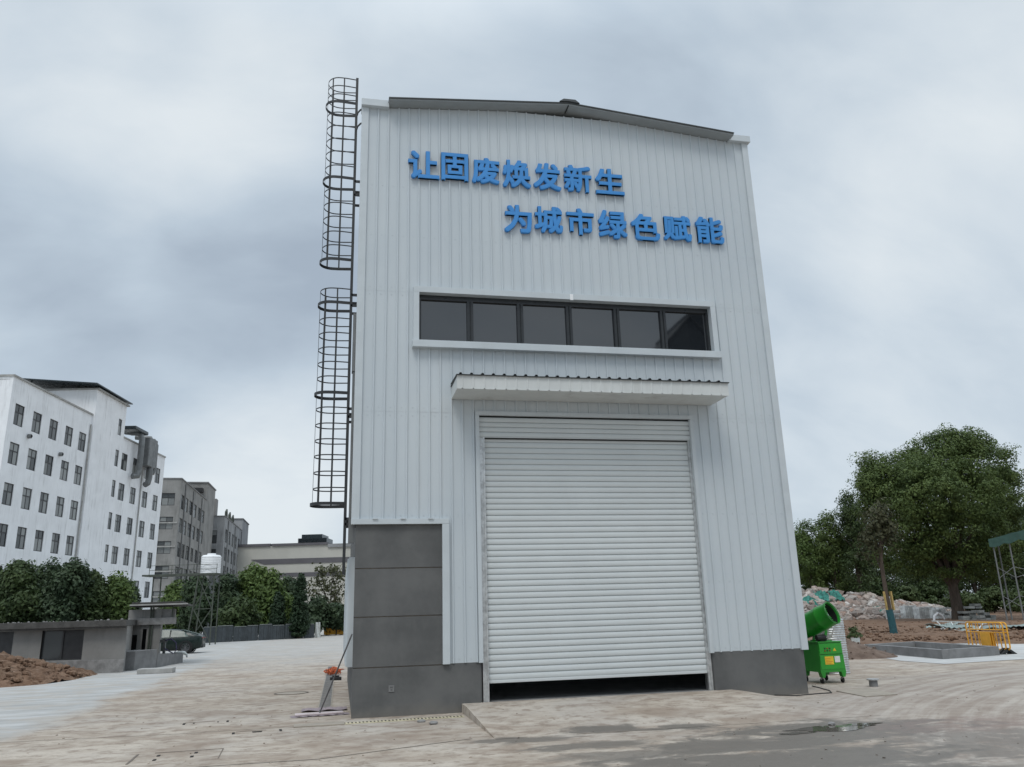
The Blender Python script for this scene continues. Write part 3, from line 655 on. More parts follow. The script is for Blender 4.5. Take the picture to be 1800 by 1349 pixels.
# ------------------------------------------------------------------ yard items near the hall
def flat_rot(o, rz): o.rotation_euler = (0, 0, rz)
def build_near():
    # mop leaning on the corner
    h = gnd(562, 1258); mp = thing('mop', 'long-handled flat mop with dusty mauve head leaning on the hall corner', 'mop', h)
    tip = np.array([.06, -.012, 0]); tz = CAM[2]+(ray(617, 1115)*((0-CAM[1])/ray(617, 1115)[1]))[2]
    m = MB(); m.tube([(0, 0, .05), (.055-h[0], -.03-h[1], float(tz))], .014, 8); m.obj('handle', M['handle'], mp)
    m = MB(); m.box(-.44, .42, -.1, .1, .022, .05, .01); o = m.obj('board', M['pink'], mp); o.rotation_euler = (0, 0, .1)
    bm = bmesh.new(); bmesh.ops.create_grid(bm, x_segments=24, y_segments=8, size=.5)
    for v in bm.verts:
        x, y = v.co.x, v.co.y; v.co = Vector((x*1.04, y*.34, .024-.016*(abs(x*2)**3+abs(y*2)**2)*.6+.006*math.sin(x*40)*math.cos(y*30)))
    m = MB(); m.add_bm(bm); o = m.obj('mop_cloth', M['mauve'], mp, True, 180); o.rotation_euler = (0, 0, .1)
    m = MB(); m.tube([(0, -.05, .05), (0, 0, .09), (0, .05, .05)], .014, 6); m.obj('hinge', M['handle'], mp)
    # cover plate under it and flat cloth behind
    c = gnd(562, 1275); t = MB(); t.box(-.42, .4, -.17, .17, 0, .02, .004); o = t.obj('trench_cover', M['plate']); o.location = c; o.rotation_euler = (0, 0, .04)
    tag(o, 'flat dusty steel cover lying in front of the mop head', 'cover plate')
    c = gnd(570, 1249); bm = bmesh.new(); bmesh.ops.create_grid(bm, x_segments=14, y_segments=8, size=.5)
    for v in bm.verts: v.co = Vector((v.co.x*.85, v.co.y*.45, .03+.018*math.sin(v.co.x*14)*math.cos(v.co.y*11)-.03*max(abs(v.co.x), abs(v.co.y))**3*8*.12))
    t = MB(); t.add_bm(bm); o = t.obj('floor_cloth', M['mauve'], None, True, 180); o.location = c; tag(o, 'crumpled grey-mauve cloth lying behind the mop', 'cloth')
    # drain channel along the side of the hall
    a0, a1 = gnd(557, 1249), gnd(583, 1248); dr = thing('drain_channel', 'long grated drain channel running along the hall side', 'drain', (a0[0], a0[1], 0))
    Wd = float(a1[0]-a0[0]); m = MB(); m.box(0, Wd, 0, 14, .0, .009); m.obj('grate_frame', M['plate'], dr)
    m = MB(); y = .05
    while y < 13.9: m.box(.03, Wd-.03, y, y+.022, .009, .0115); y += .062
    m.box(.04, .048, .0, 14, .0116, .014); m.box(Wd-.05, Wd-.042, 0, 14, .0116, .014)
    m.obj('grate_slots', M['conc_dark'], dr)
    # dusty slotted drain under the corner panel
    p0, p1 = gnd(600, 1273), gnd(815, 1260); L = float(np.linalg.norm((p1-p0)[:2])); ang = math.atan2(p1[1]-p0[1], p1[0]-p0[0])
    sd = thing('slotted_drain', 'dusty yellowish slotted drain along the grey corner plinth', 'drain', p0, ang)
    m = MB(); m.box(0, L, -.11, .10, 0, .01, .002); m.obj('drain_cover', M['drainyel'], sd)
    m = MB(); k = .04
    while k < L-.05: m.box(k, k+.026, -.06, .06, .01, .0125); k += .062
    m.obj('drain_slots', M['hole'], sd)
    def pebble(px, py, s, lab, sx=1.):
        bm = bmesh.new(); bmesh.ops.create_icosphere(bm, subdivisions=2, radius=1)
        r_ = random.Random(px)
        for v in bm.verts: v.co = Vector((v.co.x*s*sx, v.co.y*s*.8, v.co.z*s*.55))*(1+r_.uniform(-.12, .12))
        t = MB(); t.add_bm(bm); o = t.obj('stone', M['brick'], None); o.location = (*gnd(px, py)[:2], s*.4); tag(o, lab, 'stone')
    pebble(741, 1270, .05, 'dark stone lying on the slotted drain', 1.5); pebble(762, 1274, .06, 'flat brown stone just in front of the slotted drain', 1.3)
    pebble(1462, 1275, .05, 'grey pebble at the edge of the puddle', 1.2)
    # access covers in the concrete
    def cover(px, py, sx, sy, rz, lab, marks):
        c = gnd(px, py); cv = thing('access_cover', lab, 'access cover', (c[0], c[1], 0), rz, 'mud-covered access covers in the yard')
        m = MB(); w = .012
        m.box(-sx*(.6 if sy > .3 else .7), sx*(1 if sy > .3 else .3), sy-w, sy, 0, .006)
        if sy > .3: m.box(-sx, -sx+w*2.4, -sy+w, sy-w*2, 0, .006); m.box(sx-w, sx, -sy+w, sy-w, 0, .006)
        m.obj('cover_frame', M['grout'], cv)
        m = MB(); m.box(-sx+w, sx-w, -sy+w, sy-w, 0, .004); m.obj('cover_plate', M['ground'], cv) if False else None
        for x, y, lx, ly in marks:
            k = MB(); k.box(x-lx, x+lx, y-ly, y+ly, 0, .007); k.obj('lifting_slot', M['hole'], cv)
    cover(311, 1330, .56, .42, .05, 'rectangular mud-covered access cover with lifting slots, nearest the camera', [(-.25, -.2, .02, .05), (-.25, .15, .02, .05), (.2, -.12, .02, .05), (.22, .2, .02, .05)])
    cover(362, 1271, .5, .16, .1, 'narrow mud-covered access cover farther from the hall corner', [(-.36, 0, .02, .1), (.36, 0, .02, .1), (-.2, .02, .015, .03), (.2, .0, .015, .03)])
    cover(452, 1287, .46, .16, .1, 'narrow mud-covered access cover nearer the mop', [(-.36, 0, .02, .09), (0, .03, .08, .012), (0, -.04, .07, .012), (.36, 0, .02, .1)])
    c = gnd(512, 1219); mh = thing('manhole', 'round manhole cover ringed with dark mud beside the drain channel', 'manhole', (c[0], c[1], 0))
    m = MB(); m.lathe([(.40, .0), (.40, .012), (.36, .012), (.35, .004)], 36); m.obj('manhole_ring', M['grout'], mh)
    m = MB(); m.lathe([(.35, .005), (.2, .007), (.001, .007)], 36); m.obj('manhole_lid', M['plate'], mh)
    # orange cord heap
    c = gnd(592, 1187); hp = MB(); r_ = random.Random(5)
    for k in range(16):
        pts = []; a0_ = r_.uniform(0, 6.28); R0 = r_.uniform(.08, .2); cx, cy = r_.uniform(-.12, .12), r_.uniform(-.25, .35); ph = r_.uniform(0, 6)
        for j in range(22):
            a = a0_+j*.31; q = R0*(1+.25*math.sin(3*a+ph)); pts.append((cx+q*math.cos(a), cy+q*.7*math.sin(a), .02+.13*math.exp(-((cx+q*math.cos(a))**2)/.08)*(.5+.5*math.sin(2*a+ph))+.006*k))
        hp.tube(pts, .013, 6)
    o = hp.obj('cord_heap', M['orange'], None, True, 60); o.location = (c[0]-.1, c[1], 0); tag(o, 'tangled heap of orange cord lying beside the hall side wall', 'cord')
    c = gnd(590, 1196); m = MB(); m.box(-.16, .16, -.1, .1, 0, .09, .02); m.box(-.1, .1, -.06, .06, .09, .13, .02); o = m.obj('tool_case', M['black']); o.location = (c[0], c[1], 0); tag(o, 'small dark case on the ground in front of the orange cord', 'case')
    # pipe stub with cap
    c = gnd(1536, 1207); ps = thing('pipe_stub', 'short capped pipe standing up from the ground near the green machine', 'pipe', (c[0], c[1], 0))
    m = MB(); m.lathe([(.085, 0), (.085, .13)], 20, cap=True); m.obj('pipe', M['conc_dark'], ps, True)
    m = MB(); m.lathe([(.001, .13), (.125, .13), (.125, .152), (.001, .16)], 24); m.obj('cap', M['galv'], ps, True)
    # thin ground sheet
    q = [gnd(*p) for p in ((1470, 1216), (1527, 1211), (1578, 1222), (1522, 1226))]; cc = sum(q)/4
    m = MB(); m.prism([(p[0]-cc[0], p[1]-cc[1], .0) for p in q], (0, 0, .016)); o = m.obj('cover_sheet', M['plate']); o.location = (cc[0], cc[1], .001); tag(o, 'thin dusty board lying flat in front of the pipe stub', 'board')
    m = MB(); m.tube([(*gnd(*p)[:2], .01) for p in ((1300, 1222), (1360, 1223), (1400, 1224), (1432, 1221), (1462, 1219), (1458, 1215), (1440, 1210), (1428, 1207))], .011, 6); o = m.obj('cable', M['cable'], None, True); tag(o, 'black cable snaking round the hall corner towards the green machine', 'cable')
    mb = MB(); nr = np.random.RandomState(33)
    for k in range(650):
        x, y = -5+18*nr.rand(), -6.5+9*nr.rand()
        if -.6 < y and -.2 < x < 9.3: continue
        z = max(.003, .152*min(1, max(0, (y+3.33)/2.7))*min(1, max(0, (8.2-x)/.82))) if 2.04 < x < 8.2 and y > -3.33 else 0
        s_ = .005+.017*nr.rand()**3; bm = bmesh.new(); bmesh.ops.create_icosphere(bm, subdivisions=1, radius=s_)
        for w_ in bm.verts: w_.co *= 1+(nr.rand()-.5)*.6; w_.co.z *= .6
        bmesh.ops.translate(bm, verts=bm.verts, vec=(x, y, z+s_*.3)); mb.add_bm(bm)
    gt = mb.obj('grit', M['ground']); tag(gt, 'loose grit and crumbs strewn over the muddy concrete', 'grit', kind='stuff')
    # dust cannon
    b = gnd(1459, 1201); X0, Y0 = float(gnd(1438, 1201)[0]), float(gnd(1440, 1203)[1])
    dc = thing('dust_cannon', 'green wheeled dust suppression fan cannon beside the hall corner', 'machine', (X0-.03, Y0, 0))
    w, d = .56, .70
    m = MB()
    # tapered cabinet shell
    def tap(z, i=0.): e = .03*(.9-z)/.7; return [( -e+i, -e, z), (w+e-i, -e, z), (w+e-i, d+e, z), (-e+i, d+e, z)]
    lo, hi = tap(.24), tap(.86); m.v += lo+hi; m.f += [(0, 3, 2, 1), (4, 5, 6, 7), (0, 1, 5, 4), (1, 2, 6, 5), (2, 3, 7, 6), (3, 0, 4, 7)]
    m.box(-.015, w+.015, -.02, d+.02, .86, .885, .006); m.obj('cabinet', M['green'], dc)
    m = MB(); m.box(.0, w, -.028, -.016, .62, .84, .005); m.box(-.01, w+.01, -.034, -.018, .30, .60, .005); m.obj('front_panel', M['green_d'], dc)
    for x in (-.03, w-.09):
        for y in (-.03, d-.09):
            m = MB(); m.prism([(x, y, .24), (x+.12, y, .24), (x+.09, y, .13), (x+.03, y, .13)], (0, .12, 0)); lg = m.obj('leg', M['green'], dc)
            wx, wy = x+.06, y+.06
            m = MB(); m.bar((wx, wy, .13), (wx, wy+.03, .08), .05, .03); m.obj('castor_fork', M['galv'], lg)
            m = MB(); T = Matrix.Translation((wx-.02, wy+.03, .06)) @ Matrix.Rotation(R(90), 4, 'Y'); m.lathe([(.02, 0), (.06, .005), (.06, .035), (.02, .04)], 16, T, True); m.obj('castor', M['rubber'], lg, True)
    m = MB(); m.box(.1, .31, -.04, -.0342, .40, .57); m.obj('yellow_sticker', M['yel_label'], dc)
    m = MB(); m.box(.34, .47, -.04, -.0342, .44, .57); m.obj('white_sticker', M['white_label'], dc)
    m = MB()
    for k in range(4): m.box(.12, .12+.17*(.7+.3*math.sin(k*2.)), -.042, -.0402, .42+.035*k, .428+.035*k)
    m.obj('sticker_lines', M['orange'], dc)
    m = MB(); m.prism([(.33, -.0285, .68), (.41, -.0285, .68), (.37, -.0285, .75)], (0, -.003, 0)); m.obj('warning_triangle', M['yel_label'], dc)
    for k in range(3):
        for j in range(2):
            m = MB(); T = Matrix.Translation((.13+.06*k, -.028, .69+.05*j)) @ Matrix.Rotation(R(90), 4, 'X'); m.lathe([(.016, 0), (.016, .012), (.001, .014)], 12, T); m.obj('switch_knob', M['black'] if (k+j) % 2 else M['red'], dc)
    # cradle + motor
    m = MB()
    for y in (.12, d-.12): m.bar((.25, y, .885), (.32, y, 1.12), .05, .03)
    m.box(.18, .42, .1, d-.1, .885, .905, .004); m.obj('cradle', M['green'], dc)
    m = MB(); T = Matrix.Translation((.16, .1, .96)) @ Matrix.Rotation(R(90), 4, 'Y'); m.lathe([(.001, -.12), (.065, -.12), (.075, -.06), (.075, .08), (.05, .12), (.001, .12)], 16, T); m.box(.1, .22, .05, .15, .885, .92); m.obj('pump_motor', M['black'], dc, True)
    m = MB(); m.tube([(.24, .05, .96), (.33, -.05, 1.0), (.36, -.08, 1.1), (.42, -.1, 1.2)], .014, 6); m.obj('hose', M['galv'], dc, True)
    # barrel
    mouth = np.array(at(1466, 1078, float(ray(1467, 1078)@_f0*((Y0+.1-CAM[1])/ray(1467, 1078)[1])))); mouth = Vector(mouth)-Vector((X0+.04, Y0, 0))
    ax = Vector((.44, -.80, .40)).normalized(); zq = ax.to_track_quat('Z', 'Y').to_matrix().to_4x4(); T = Matrix.Translation(mouth) @ zq
    RB = .255
    m = MB(); m.lathe([(RB*.62, -1.0), (RB*.9, -.95), (RB*.99, -.7), (RB*1.03, -.66), (RB*1.03, -.62), (RB*1.02, -.6), (RB*1.05, -.3), (RB*1.075, -.285), (RB*1.075, -.265), (RB*1.05, -.25), (RB*1.0, -.02), (RB*1.03, 0), (RB*1.03, .015), (RB*.95, .015), (RB*.94, -.03)], 40, T)
    br = m.obj('barrel', M['green'], dc, True, 35)
    m = MB(); m.tube([T @ Vector((RB*1.0*math.cos(a), RB*1.0*math.sin(a), .03)) for a in [2*math.pi*k/32 for k in range(32)]], .009, 8, closed=True)
    for k in range(16): a = 2*math.pi*k/16; m.tube([T @ Vector((RB*.98*math.cos(a), RB*.98*math.sin(a), .03)), T @ Vector((RB*.9*math.cos(a), RB*.9*math.sin(a), .05))], .006, 6)
    m.obj('spray_ring', M['green'], br, True)
    m = MB(); m.lathe([(RB*.938, -.03), (RB*.93, -.1), (RB*.9, -.55), (.001, -.56)], 40, T); m.obj('mouth_shade', M['black'], br, True)  # black inner shell puts the shade inside the mouth into colour
    m = MB(); m.lathe([(.001, -.1), (.05, -.1), (.07, -.14), (.075, -.3), (.001, -.32)], 20, T); m.obj('hub', M['galv'], br, True)
    for k in range(7):
        a = 2*math.pi*k/7; ca, sa = math.cos(a), math.sin(a); m = MB()
        q = [Vector((.07*ca-.05*-sa, .07*sa-.05*ca, -.16)), Vector((.07*ca+.03*-sa, .07*sa+.03*ca, -.24)), Vector((.23*ca+.05*-sa, .23*sa+.05*ca, -.22)), Vector((.23*ca-.06*-sa, .23*sa-.06*ca, -.16))]
        m.prism([T @ p for p in q], (T.to_3x3() @ Vector((0, 0, .008)))); m.obj('fan_blade', M['green'], br)
    # ribbed silver bin behind
    c = at(1463, 1135, 21.5); hh = float(at(1463, 1088, 21.5)[2]); m = MB(); prof = []
    z = 0.
    while z < hh: prof += [(.335, z), (.345, z+.02), (.335, z+.04)]; z += .055
    prof += [(.3, z), (.001, z)]
    m.lathe(prof, 36); o = m.obj('ribbed_bin', M['galv'], None, True, 30); o.location = (c[0], c[1], 0); tag(o, 'ribbed silver metal drum standing behind the green machine', 'drum')
build_near()
def mound(name, outline, hfun, n, material, label, cat, kind=None, seed=1, rough=.06, clods=0, cl=.08):
    """heap of loose earth: grid over an ellipse, height hfun(r), with clods sunk in it"""
    (cx, cy), rx, ry, rot = outline; nr = np.random.RandomState(seed); mb = MB(); idx = {}
    ph = nr.rand(12)*6.28
    for i in range(n+1):
        for j in range(n+1):
            u, v = 2*i/n-1, 2*j/n-1; a = math.atan2(v, u); e = 1+.10*math.sin(2*a+ph[0])+.08*math.sin(3*a+ph[1])+.05*math.sin(5*a+ph[2])
            r = math.hypot(u, v)/e
            h = hfun(r)
            h += (nr.rand()-.5)*rough*(1 if r < .97 else 0) + rough*1.2*math.sin(u*9+ph[3])*math.cos(v*8+ph[4])*(max(0, 1-r))
            x, y = u*rx, v*ry
            mb.v.append((cx+x*math.cos(rot)-y*math.sin(rot), cy+x*math.sin(rot)+y*math.cos(rot), max(h, -.02) if r < 1 else -.02))
    for i in range(n):
        for j in range(n): a = i*(n+1)+j; mb.f.append((a, a+1, a+n+2, a+n+1))
    for k in range(clods):
        rr = math.sqrt(nr.rand())*.98; a = nr.rand()*6.28; u, v = rr*math.cos(a), rr*math.sin(a); s = cl*(.4+nr.rand()**2)
        x, y = u*rx, v*ry; bm = bmesh.new(); bmesh.ops.create_icosphere(bm, subdivisions=1, radius=s)
        for w in bm.verts: w.co *= 1+(nr.rand()-.5)*.7; w.co.z *= .75
        bmesh.ops.translate(bm, verts=bm.verts, vec=(cx+x*math.cos(rot)-y*math.sin(rot), cy+x*math.sin(rot)+y*math.cos(rot), max(0, hfun(rr))+s*.2)); mb.add_bm(bm)
    o = mb.obj(name, material, None, False); return tag(o, label, cat, kind=kind)
def build_right():
    ms, t = newmat('loose_sand'); P = t.n('ShaderNodeTexCoord').outputs['Object']; a = t.noise(P, 3., 6, .65); c = t.mix(t.ss(a, .3, .7), (.115, .082, .065), (.2, .15, .12)); finish(t, c, .97, 0., t.noise(P, 14., 4), .5, .04, .2); M['sand'] = ms
    c = gnd(1478, 1160); c1 = gnd(1560, 1171)
    mound('sand_pile', ((c[0]+.3, c[1]+.9), 2.2, 1.15, -.25), lambda r: .74*max(0, 1-r)**1.05, 30, ms, 'small brown sand pile behind the green machine', 'sand pile', seed=4, rough=.03, clods=120, cl=.035)
    # kerbed pit (four low walls) - one thing
    F_, Lf, Rt = gnd(1657.7, 1159.7)[:2], gnd(1522, 1147)[:2], gnd(1758, 1152.7)[:2]; Bk = Lf+Rt-F_
    kb = thing('kerbed_pit', 'low rectangular grey concrete kerb round an empty pit', 'planter', (F_[0], F_[1], 0))
    cs = [np.array(p)-F_ for p in (F_, Lf, Bk, Rt)]; cen = sum(cs)/4
    for i in range(4):
        a, b = cs[i], cs[(i+1) % 4]; tdir = (b-a)/np.linalg.norm(b-a); nin = np.array([-tdir[1], tdir[0]]);
        if (cen-a)@nin < 0: nin = -nin
        e0, e1 = (a, b) if i % 2 == 0 else (a+tdir*.2, b-tdir*.2)
        q = [e0, e1, e1+nin*.2, e0+nin*.2]; m = MB(); m.prism([(p[0], p[1], 0) for p in q], (0, 0, .27)); o = m.obj('kerb_wall', M['conc_dark'], kb)
    m = MB(); m.poly([(p[0]*.96+cen[0]*.04, p[1]*.96+cen[1]*.04, .02) for p in cs]); m.obj('pit_floor', M['conc'], kb)
    # yellow barriers
    def barrier(name, loc, rz, label, L=1.75, group='yellow plastic barriers'):
        b = thing(name, label, 'barrier', loc, rz, group); H = .95
        m = MB(); rr = .022
        def rect(x0, x1, z0, z1, r, rad=.1):
            pts = []
            for cx, cz, a0 in ((x1-rad, z1-rad, 0), (x0+rad, z1-rad, 90), (x0+rad, z0+rad, 180), (x1-rad, z0+rad, 270)):
                for k in range(5): a = R(a0+22.5*k); pts.append((cx+rad*math.cos(a), 0, cz+rad*math.sin(a)))
            m.tube(pts, r, 8, closed=True)
        rect(0, L, .14, H, rr); m.obj('barrier_frame', M['yellow'], b, True)
        for z in (H-.22, H-.3): m = MB(); m.tube([(.02, 0, z), (L-.02, 0, z)], .017, 8); m.obj('rail', M['yellow'], b, True)
        for x in (.16, .34, .5, L-.5, L-.34, L-.16): m = MB(); m.tube([(x, 0, .16), (x, 0, H-.3)], .014, 6); m.obj('bar', M['yellow'], b, True)
        for x in (.28, .55, L-.55, L-.28): m = MB(); m.tube([(x, 0, H-.22), (x, 0, H-.02)], .014, 6); m.obj('bar', M['yellow'], b, True)
        m = MB(); m.box(L*.36, L*.64, -.014, .014, .155, H-.3, .008); m.obj('board', M['yellow'], b)
        for x in (.12, L-.12):
            m = MB()
            for s_ in (1, -1): m.prism([(x-.045, 0, .2), (x-.045, s_*.3, 0), (x-.045, s_*.16, 0), (x-.045, 0, .12)], (.09, 0, 0))
            m.obj('foot', M['black'], b)
        return b
    p1 = gnd(1771, 1151); p0 = at(1704, 1138, 28.); v = np.array([p1[0]-p0[0], p1[1]-p0[1]]); a = math.atan2(v[1], v[0]); L = float(np.linalg.norm(v))
    barrier('safety_barrier', (p0[0], p0[1], 0), a, 'yellow plastic barrier at the pit corner, its black foot showing', L)
    n_ = np.array([-v[1], v[0]])/L
    if n_[1] < 0: n_ = -n_
    barrier('safety_barrier', (p0[0]+n_[0]*.16+.22, p0[1]+n_[1]*.16-.1, 0), a, 'yellow plastic barrier leaning close behind the one at the pit corner', L)
    # rubble: one mass nobody could count
    nr = np.random.RandomState(11); mr = newmat('rubble_stone')
    m_, t = mr; P = t.n('ShaderNodeTexCoord').outputs['Object']; ri = t.n('ShaderNodeNewGeometry').outputs['Random Per Island']
    rp = t.n('ShaderNodeValToRGB', None, i0=ri); e = rp.color_ramp.elements; e[0].color = (.2, .175, .16, 1); e[1].color = (.62, .6, .57, 1)
    for p_, c_ in ((.2, (.40, .33, .29)), (.4, (.28, .26, .245)), (.55, (.48, .42, .37)), (.7, (.36, .36, .345)), (.85, (.32, .21, .165))): k = rp.color_ramp.elements.new(p_); k.color = (*c_, 1)
    c = t.mix(t.ss(t.noise(P, 3., 4), .4, .7, 0, .5), rp.outputs[0], (.2, .165, .145)); finish(t, c, .95, 0., t.noise(P, 5., 4), .5, .1, .2)
    mb = MB()
    def ridge(u):   # height along the pile, u in px
        return np.interp(u, [1380, 1415, 1440, 1470, 1500, 1545, 1600, 1650, 1670], [2.4, 2.9, 3.0, 2.75, 2.4, 2.1, 1.35, 1.0, .3])
    Lr = gl(1500, 1091)+2.6
    for k in range(1700):
        u = 1385+nr.rand()*285; dpt = nr.rand(); H = float(ridge(u)); row = nr.rand()
        p = at(u, 1085, Lr-3+6*row); z = H*(row**.8)*(.78+.26*nr.rand()); s = .12+.38*nr.rand()**2.4
        bm = bmesh.new(); bmesh.ops.create_icosphere(bm, subdivisions=1, radius=s)
        sc_ = Vector((1+nr.rand()*.9, .8+nr.rand()*.5, .6+nr.rand()*.5))
        for w_ in bm.verts: w_.co = Vector((w_.co.x*sc_.x, w_.co.y*sc_.y, w_.co.z*sc_.z))*(1+(nr.rand()-.5)*.55)
        bmesh.ops.rotate(bm, verts=bm.verts, matrix=Matrix.Rotation(nr.rand()*6.28, 3, 'Z') @ Matrix.Rotation((nr.rand()-.5)*1.2, 3, 'X'))
        bmesh.ops.translate(bm, verts=bm.verts, vec=(p[0], p[1], max(.05, z))); mb.add_bm(bm)
    tag(mb.obj('rubble_heap', m_), 'long heap of broken brick and concrete below the dark trees', 'rubble', kind='stuff')
    # core of the heap
    mb = MB(); us = np.linspace(1385, 1668, 30); vv = []
    for u in us:
        H = float(ridge(u)); row = [(*at(u, 1085, Lr-2.9)[:2], -.05), (*at(u, 1085, Lr-.6)[:2], H*.1), (*at(u, 1085, Lr+3.0)[:2], H*.62), (*at(u, 1085, Lr+6)[:2], 0)]; vv.append(row)
    for i in range(len(us)-1):
        for j in range(3): mb.quad(vv[i][j], vv[i+1][j], vv[i+1][j+1], vv[i][j+1])
    tag(mb.obj('rubble_earth', M['soil']), kind='structure')
    def netting(px, py, L, w, h, lab, seed):
        nr2 = np.random.RandomState(seed); bm = bmesh.new(); bmesh.ops.create_grid(bm, x_segments=16, y_segments=10, size=1)
        for v_ in bm.verts:
            x, y = v_.co.x, v_.co.y; r = min(1, math.hypot(x, y)); v_.co = Vector((x*w, y*.9+.5*(1-r), h*(1-r**1.5)+nr2.rand()*.6*h+.3*h*math.sin(7*x+seed)*math.cos(6*y)))
        t_ = MB(); t_.add_bm(bm); o = t_.obj('netting_sheet', M['teal'], None, False); p = at(px, py, L); o.location = tuple(float(q) for q in p); o.rotation_euler = (R(28), 0, -.2); tag(o, lab, 'netting')
    netting(1446, 1050, Lr+.6, .62, .3, 'bunched teal netting draped over the top of the rubble heap', 2); netting(1470, 1048, Lr+.8, .5, .25, 'smaller teal netting scrap beside the big one on the rubble', 5)
    netting(1424, 1060, Lr-.2, .75, .3, 'teal netting spread on the rubble close to the hall edge', 8); netting(1550, 1076, Lr-1.6, .42, .2, 'teal-green scrap at the foot of the rubble behind the wrapped trunk', 3)
    mb = MB(); nr = np.random.RandomState(21)
    for k in range(900):
        px = 1470+nr.rand()*360; py = 1094+36*nr.rand()**.6; p = gnd(px, py); s_ = .03+.09*nr.rand()**2
        bm = bmesh.new(); bmesh.ops.create_icosphere(bm, subdivisions=1, radius=s_)
        for w_ in bm.verts: w_.co *= 1+(nr.rand()-.5)*.7; w_.co.z *= .7
        bmesh.ops.translate(bm, verts=bm.verts, vec=(p[0], p[1], .06+s_*.3+.05*nr.rand())); mb.add_bm(bm)
    tag(mb.obj('soil_clods', M['soil']), 'clods of red-brown earth scattered over the soil yard', 'earth clods', kind='stuff')
    # block stacks
    def stack(px, py, L, w, h, lab, material, nx, nz, seed, ragged=0.):
        nr2 = np.random.RandomState(seed); L2 = gl(px, py)-.3; w *= L2/L; h *= L2/L; L = L2; p = at(px, py, L); m = MB(); bw, bh = w/nx, h/nz
        for k in range(nz):
            for i in range(nx):
                if ragged and nr2.rand() < ragged*(k/nz): continue
                for j in range(2):
                    o_ = (nr2.rand()-.5)*.04+ragged*.2*(nr2.rand()-.5); m.box(-w/2+i*bw+.012+o_, -w/2+(i+1)*bw-.012+o_, j*.5+o_, j*.5+.47+o_, k*bh+.004, (k+1)*bh-.008)
        o = m.obj('block_stack', material); o.location = (p[0], p[1], 0); o.rotation_euler = (0, 0, -YAW+nr2.uniform(-.2, .2)); tag(o, lab, 'stacked blocks', 'stacked blocks and slabs by the big tree')
    stack(1604, 1089, 66, .95, 1.05, 'tallest neat stack of pale blocks at the end of the rubble', M['whitebrick'], 5, 7, 1)
    stack(1631, 1089, 66, 1.2, .95, 'wide pale block stack beside the tallest one', M['whitebrick'], 6, 6, 2)
    stack(1662, 1089, 65.5, 1.3, .9, 'pale block stack next to the big tree trunk', M['whitebrick'], 6, 6, 3, .3)
    stack(1578, 1090, 66, 1.0, .5, 'low white pile just behind the wrapped trunk', M['whitebrick'], 3, 3, 4, .4)
    stack(1712, 1091, 65, 1.5, 1.25, 'uneven stack of grey stone slabs behind the big trunk', M['stone'], 3, 7, 5, .5)
    stack(1738, 1091, 65, 1.3, .8, 'lower jumble of grey stone slabs by the scaffold', M['stone'], 3, 4, 6, .8)
    # dirty sheets on the soil
    def sheet(px, py, L, w, d, rz, tilt, lab, seed):
        p = at(px, py, L); bm = bmesh.new(); bmesh.ops.create_grid(bm, x_segments=24, y_segments=6, size=.5); nr2 = np.random.RandomState(seed)
        for v_ in bm.verts: x, y = v_.co.x, v_.co.y; v_.co = Vector((x*w, y*d, .12+.05*math.sin(x*9+seed)+.05*math.sin(y*5+seed)+.03*math.sin(x*70)))
        ret = bmesh.ops.solidify(bm, geom=bm.faces[:], thickness=.02)
        t_ = MB(); t_.add_bm(bm); o = t_.obj('metal_sheet', M['sheet'], None, True, 30); o.location = (p[0], p[1], max(.02, .02+abs(tilt)*w*.3)); o.rotation_euler = (0, tilt, rz); tag(o, lab, 'metal sheet', 'bent metal sheets lying on the soil')
    sheet(1690, 1104, 46, 3.4, 1.3, -.1, .08, 'bent pale sheet lying on soil in front of the big trunk', 1)
    sheet(1745, 1106, 45, 3.6, 1.5, -.3, -.04, 'grey-green sheet lying behind the yellow barriers', 2)
    sheet(1795, 1104, 44, 3.4, 1.5, -.2, .03, 'grey-green sheet lying below the scaffold posts', 3)
    sheet(1660, 1100, 50, 2.2, .9, .2, -.06, 'narrow warped sheet lying beside the pale block stacks', 4)
    # beam frame on the soil
    m = MB(); a, b = gnd(1640, 1101), gnd(1735, 1108); a2, b2 = gnd(1655, 1108), gnd(1720, 1116)
    m.bar((*a[:2], .32), (*b[:2], .36), .07); m.bar((*a2[:2], .08), (*b2[:2], .08), .07)
    for f_ in (.1, .4, .7, .95): p, q = a+(b-a)*f_, a2+(b2-a2)*f_; m.bar((*p[:2], .32), (*q[:2], .08), .05)
    tag(m.obj('steel_frame', M['paleplastic']), 'pale ladder-like steel frame dropped on the soil', 'frame')
    m = MB(); c = gnd(1652, 1092); m.tube([(-.5, 0, 0), (-.4, 0, .35), (-.1, 0, .55), (.25, 0, .4), (.45, 0, .05)], [.09, .1, .1, .09, .06], 8); o = m.obj('bent_pipe', M['tank'], None, True); o.location = (c[0], c[1], .05); tag(o, 'white arched pipe piece lying by the block stacks', 'pipe')
    # potted bush by the soil edge
    c = gnd(1505, 1135); pb = thing('potted_bush', 'small bush in a pale bucket at the soil edge', 'plant', (c[0], c[1], 0))
    m = MB(); m.lathe([(.001, 0), (.14, 0), (.18, .3), (.16, .3), (.14, .24), (.001, .24)], 20); m.obj('bucket', M['paleplastic'], pb, True)
    link('foliage', leafmesh([((0, 0, .45), (.26, .26, .22), 18)], 24, .1, .045, 'leaf_shrub', 5), pb)
    # scaffold with green cover
    def P2(px, py, L): return at(px, py, L)
    L1 = 55.; g0 = gnd(1771, 1093); Lz = float((g0-CAM)@_f0)
    top = float(at(1752, 948, Lz)[2]); sc = thing('scaffold_shelter', 'tall thin steel scaffold with a sloping green tarp roof', 'scaffold', (g0[0], g0[1], 0), -(YAW+R(30.5)))
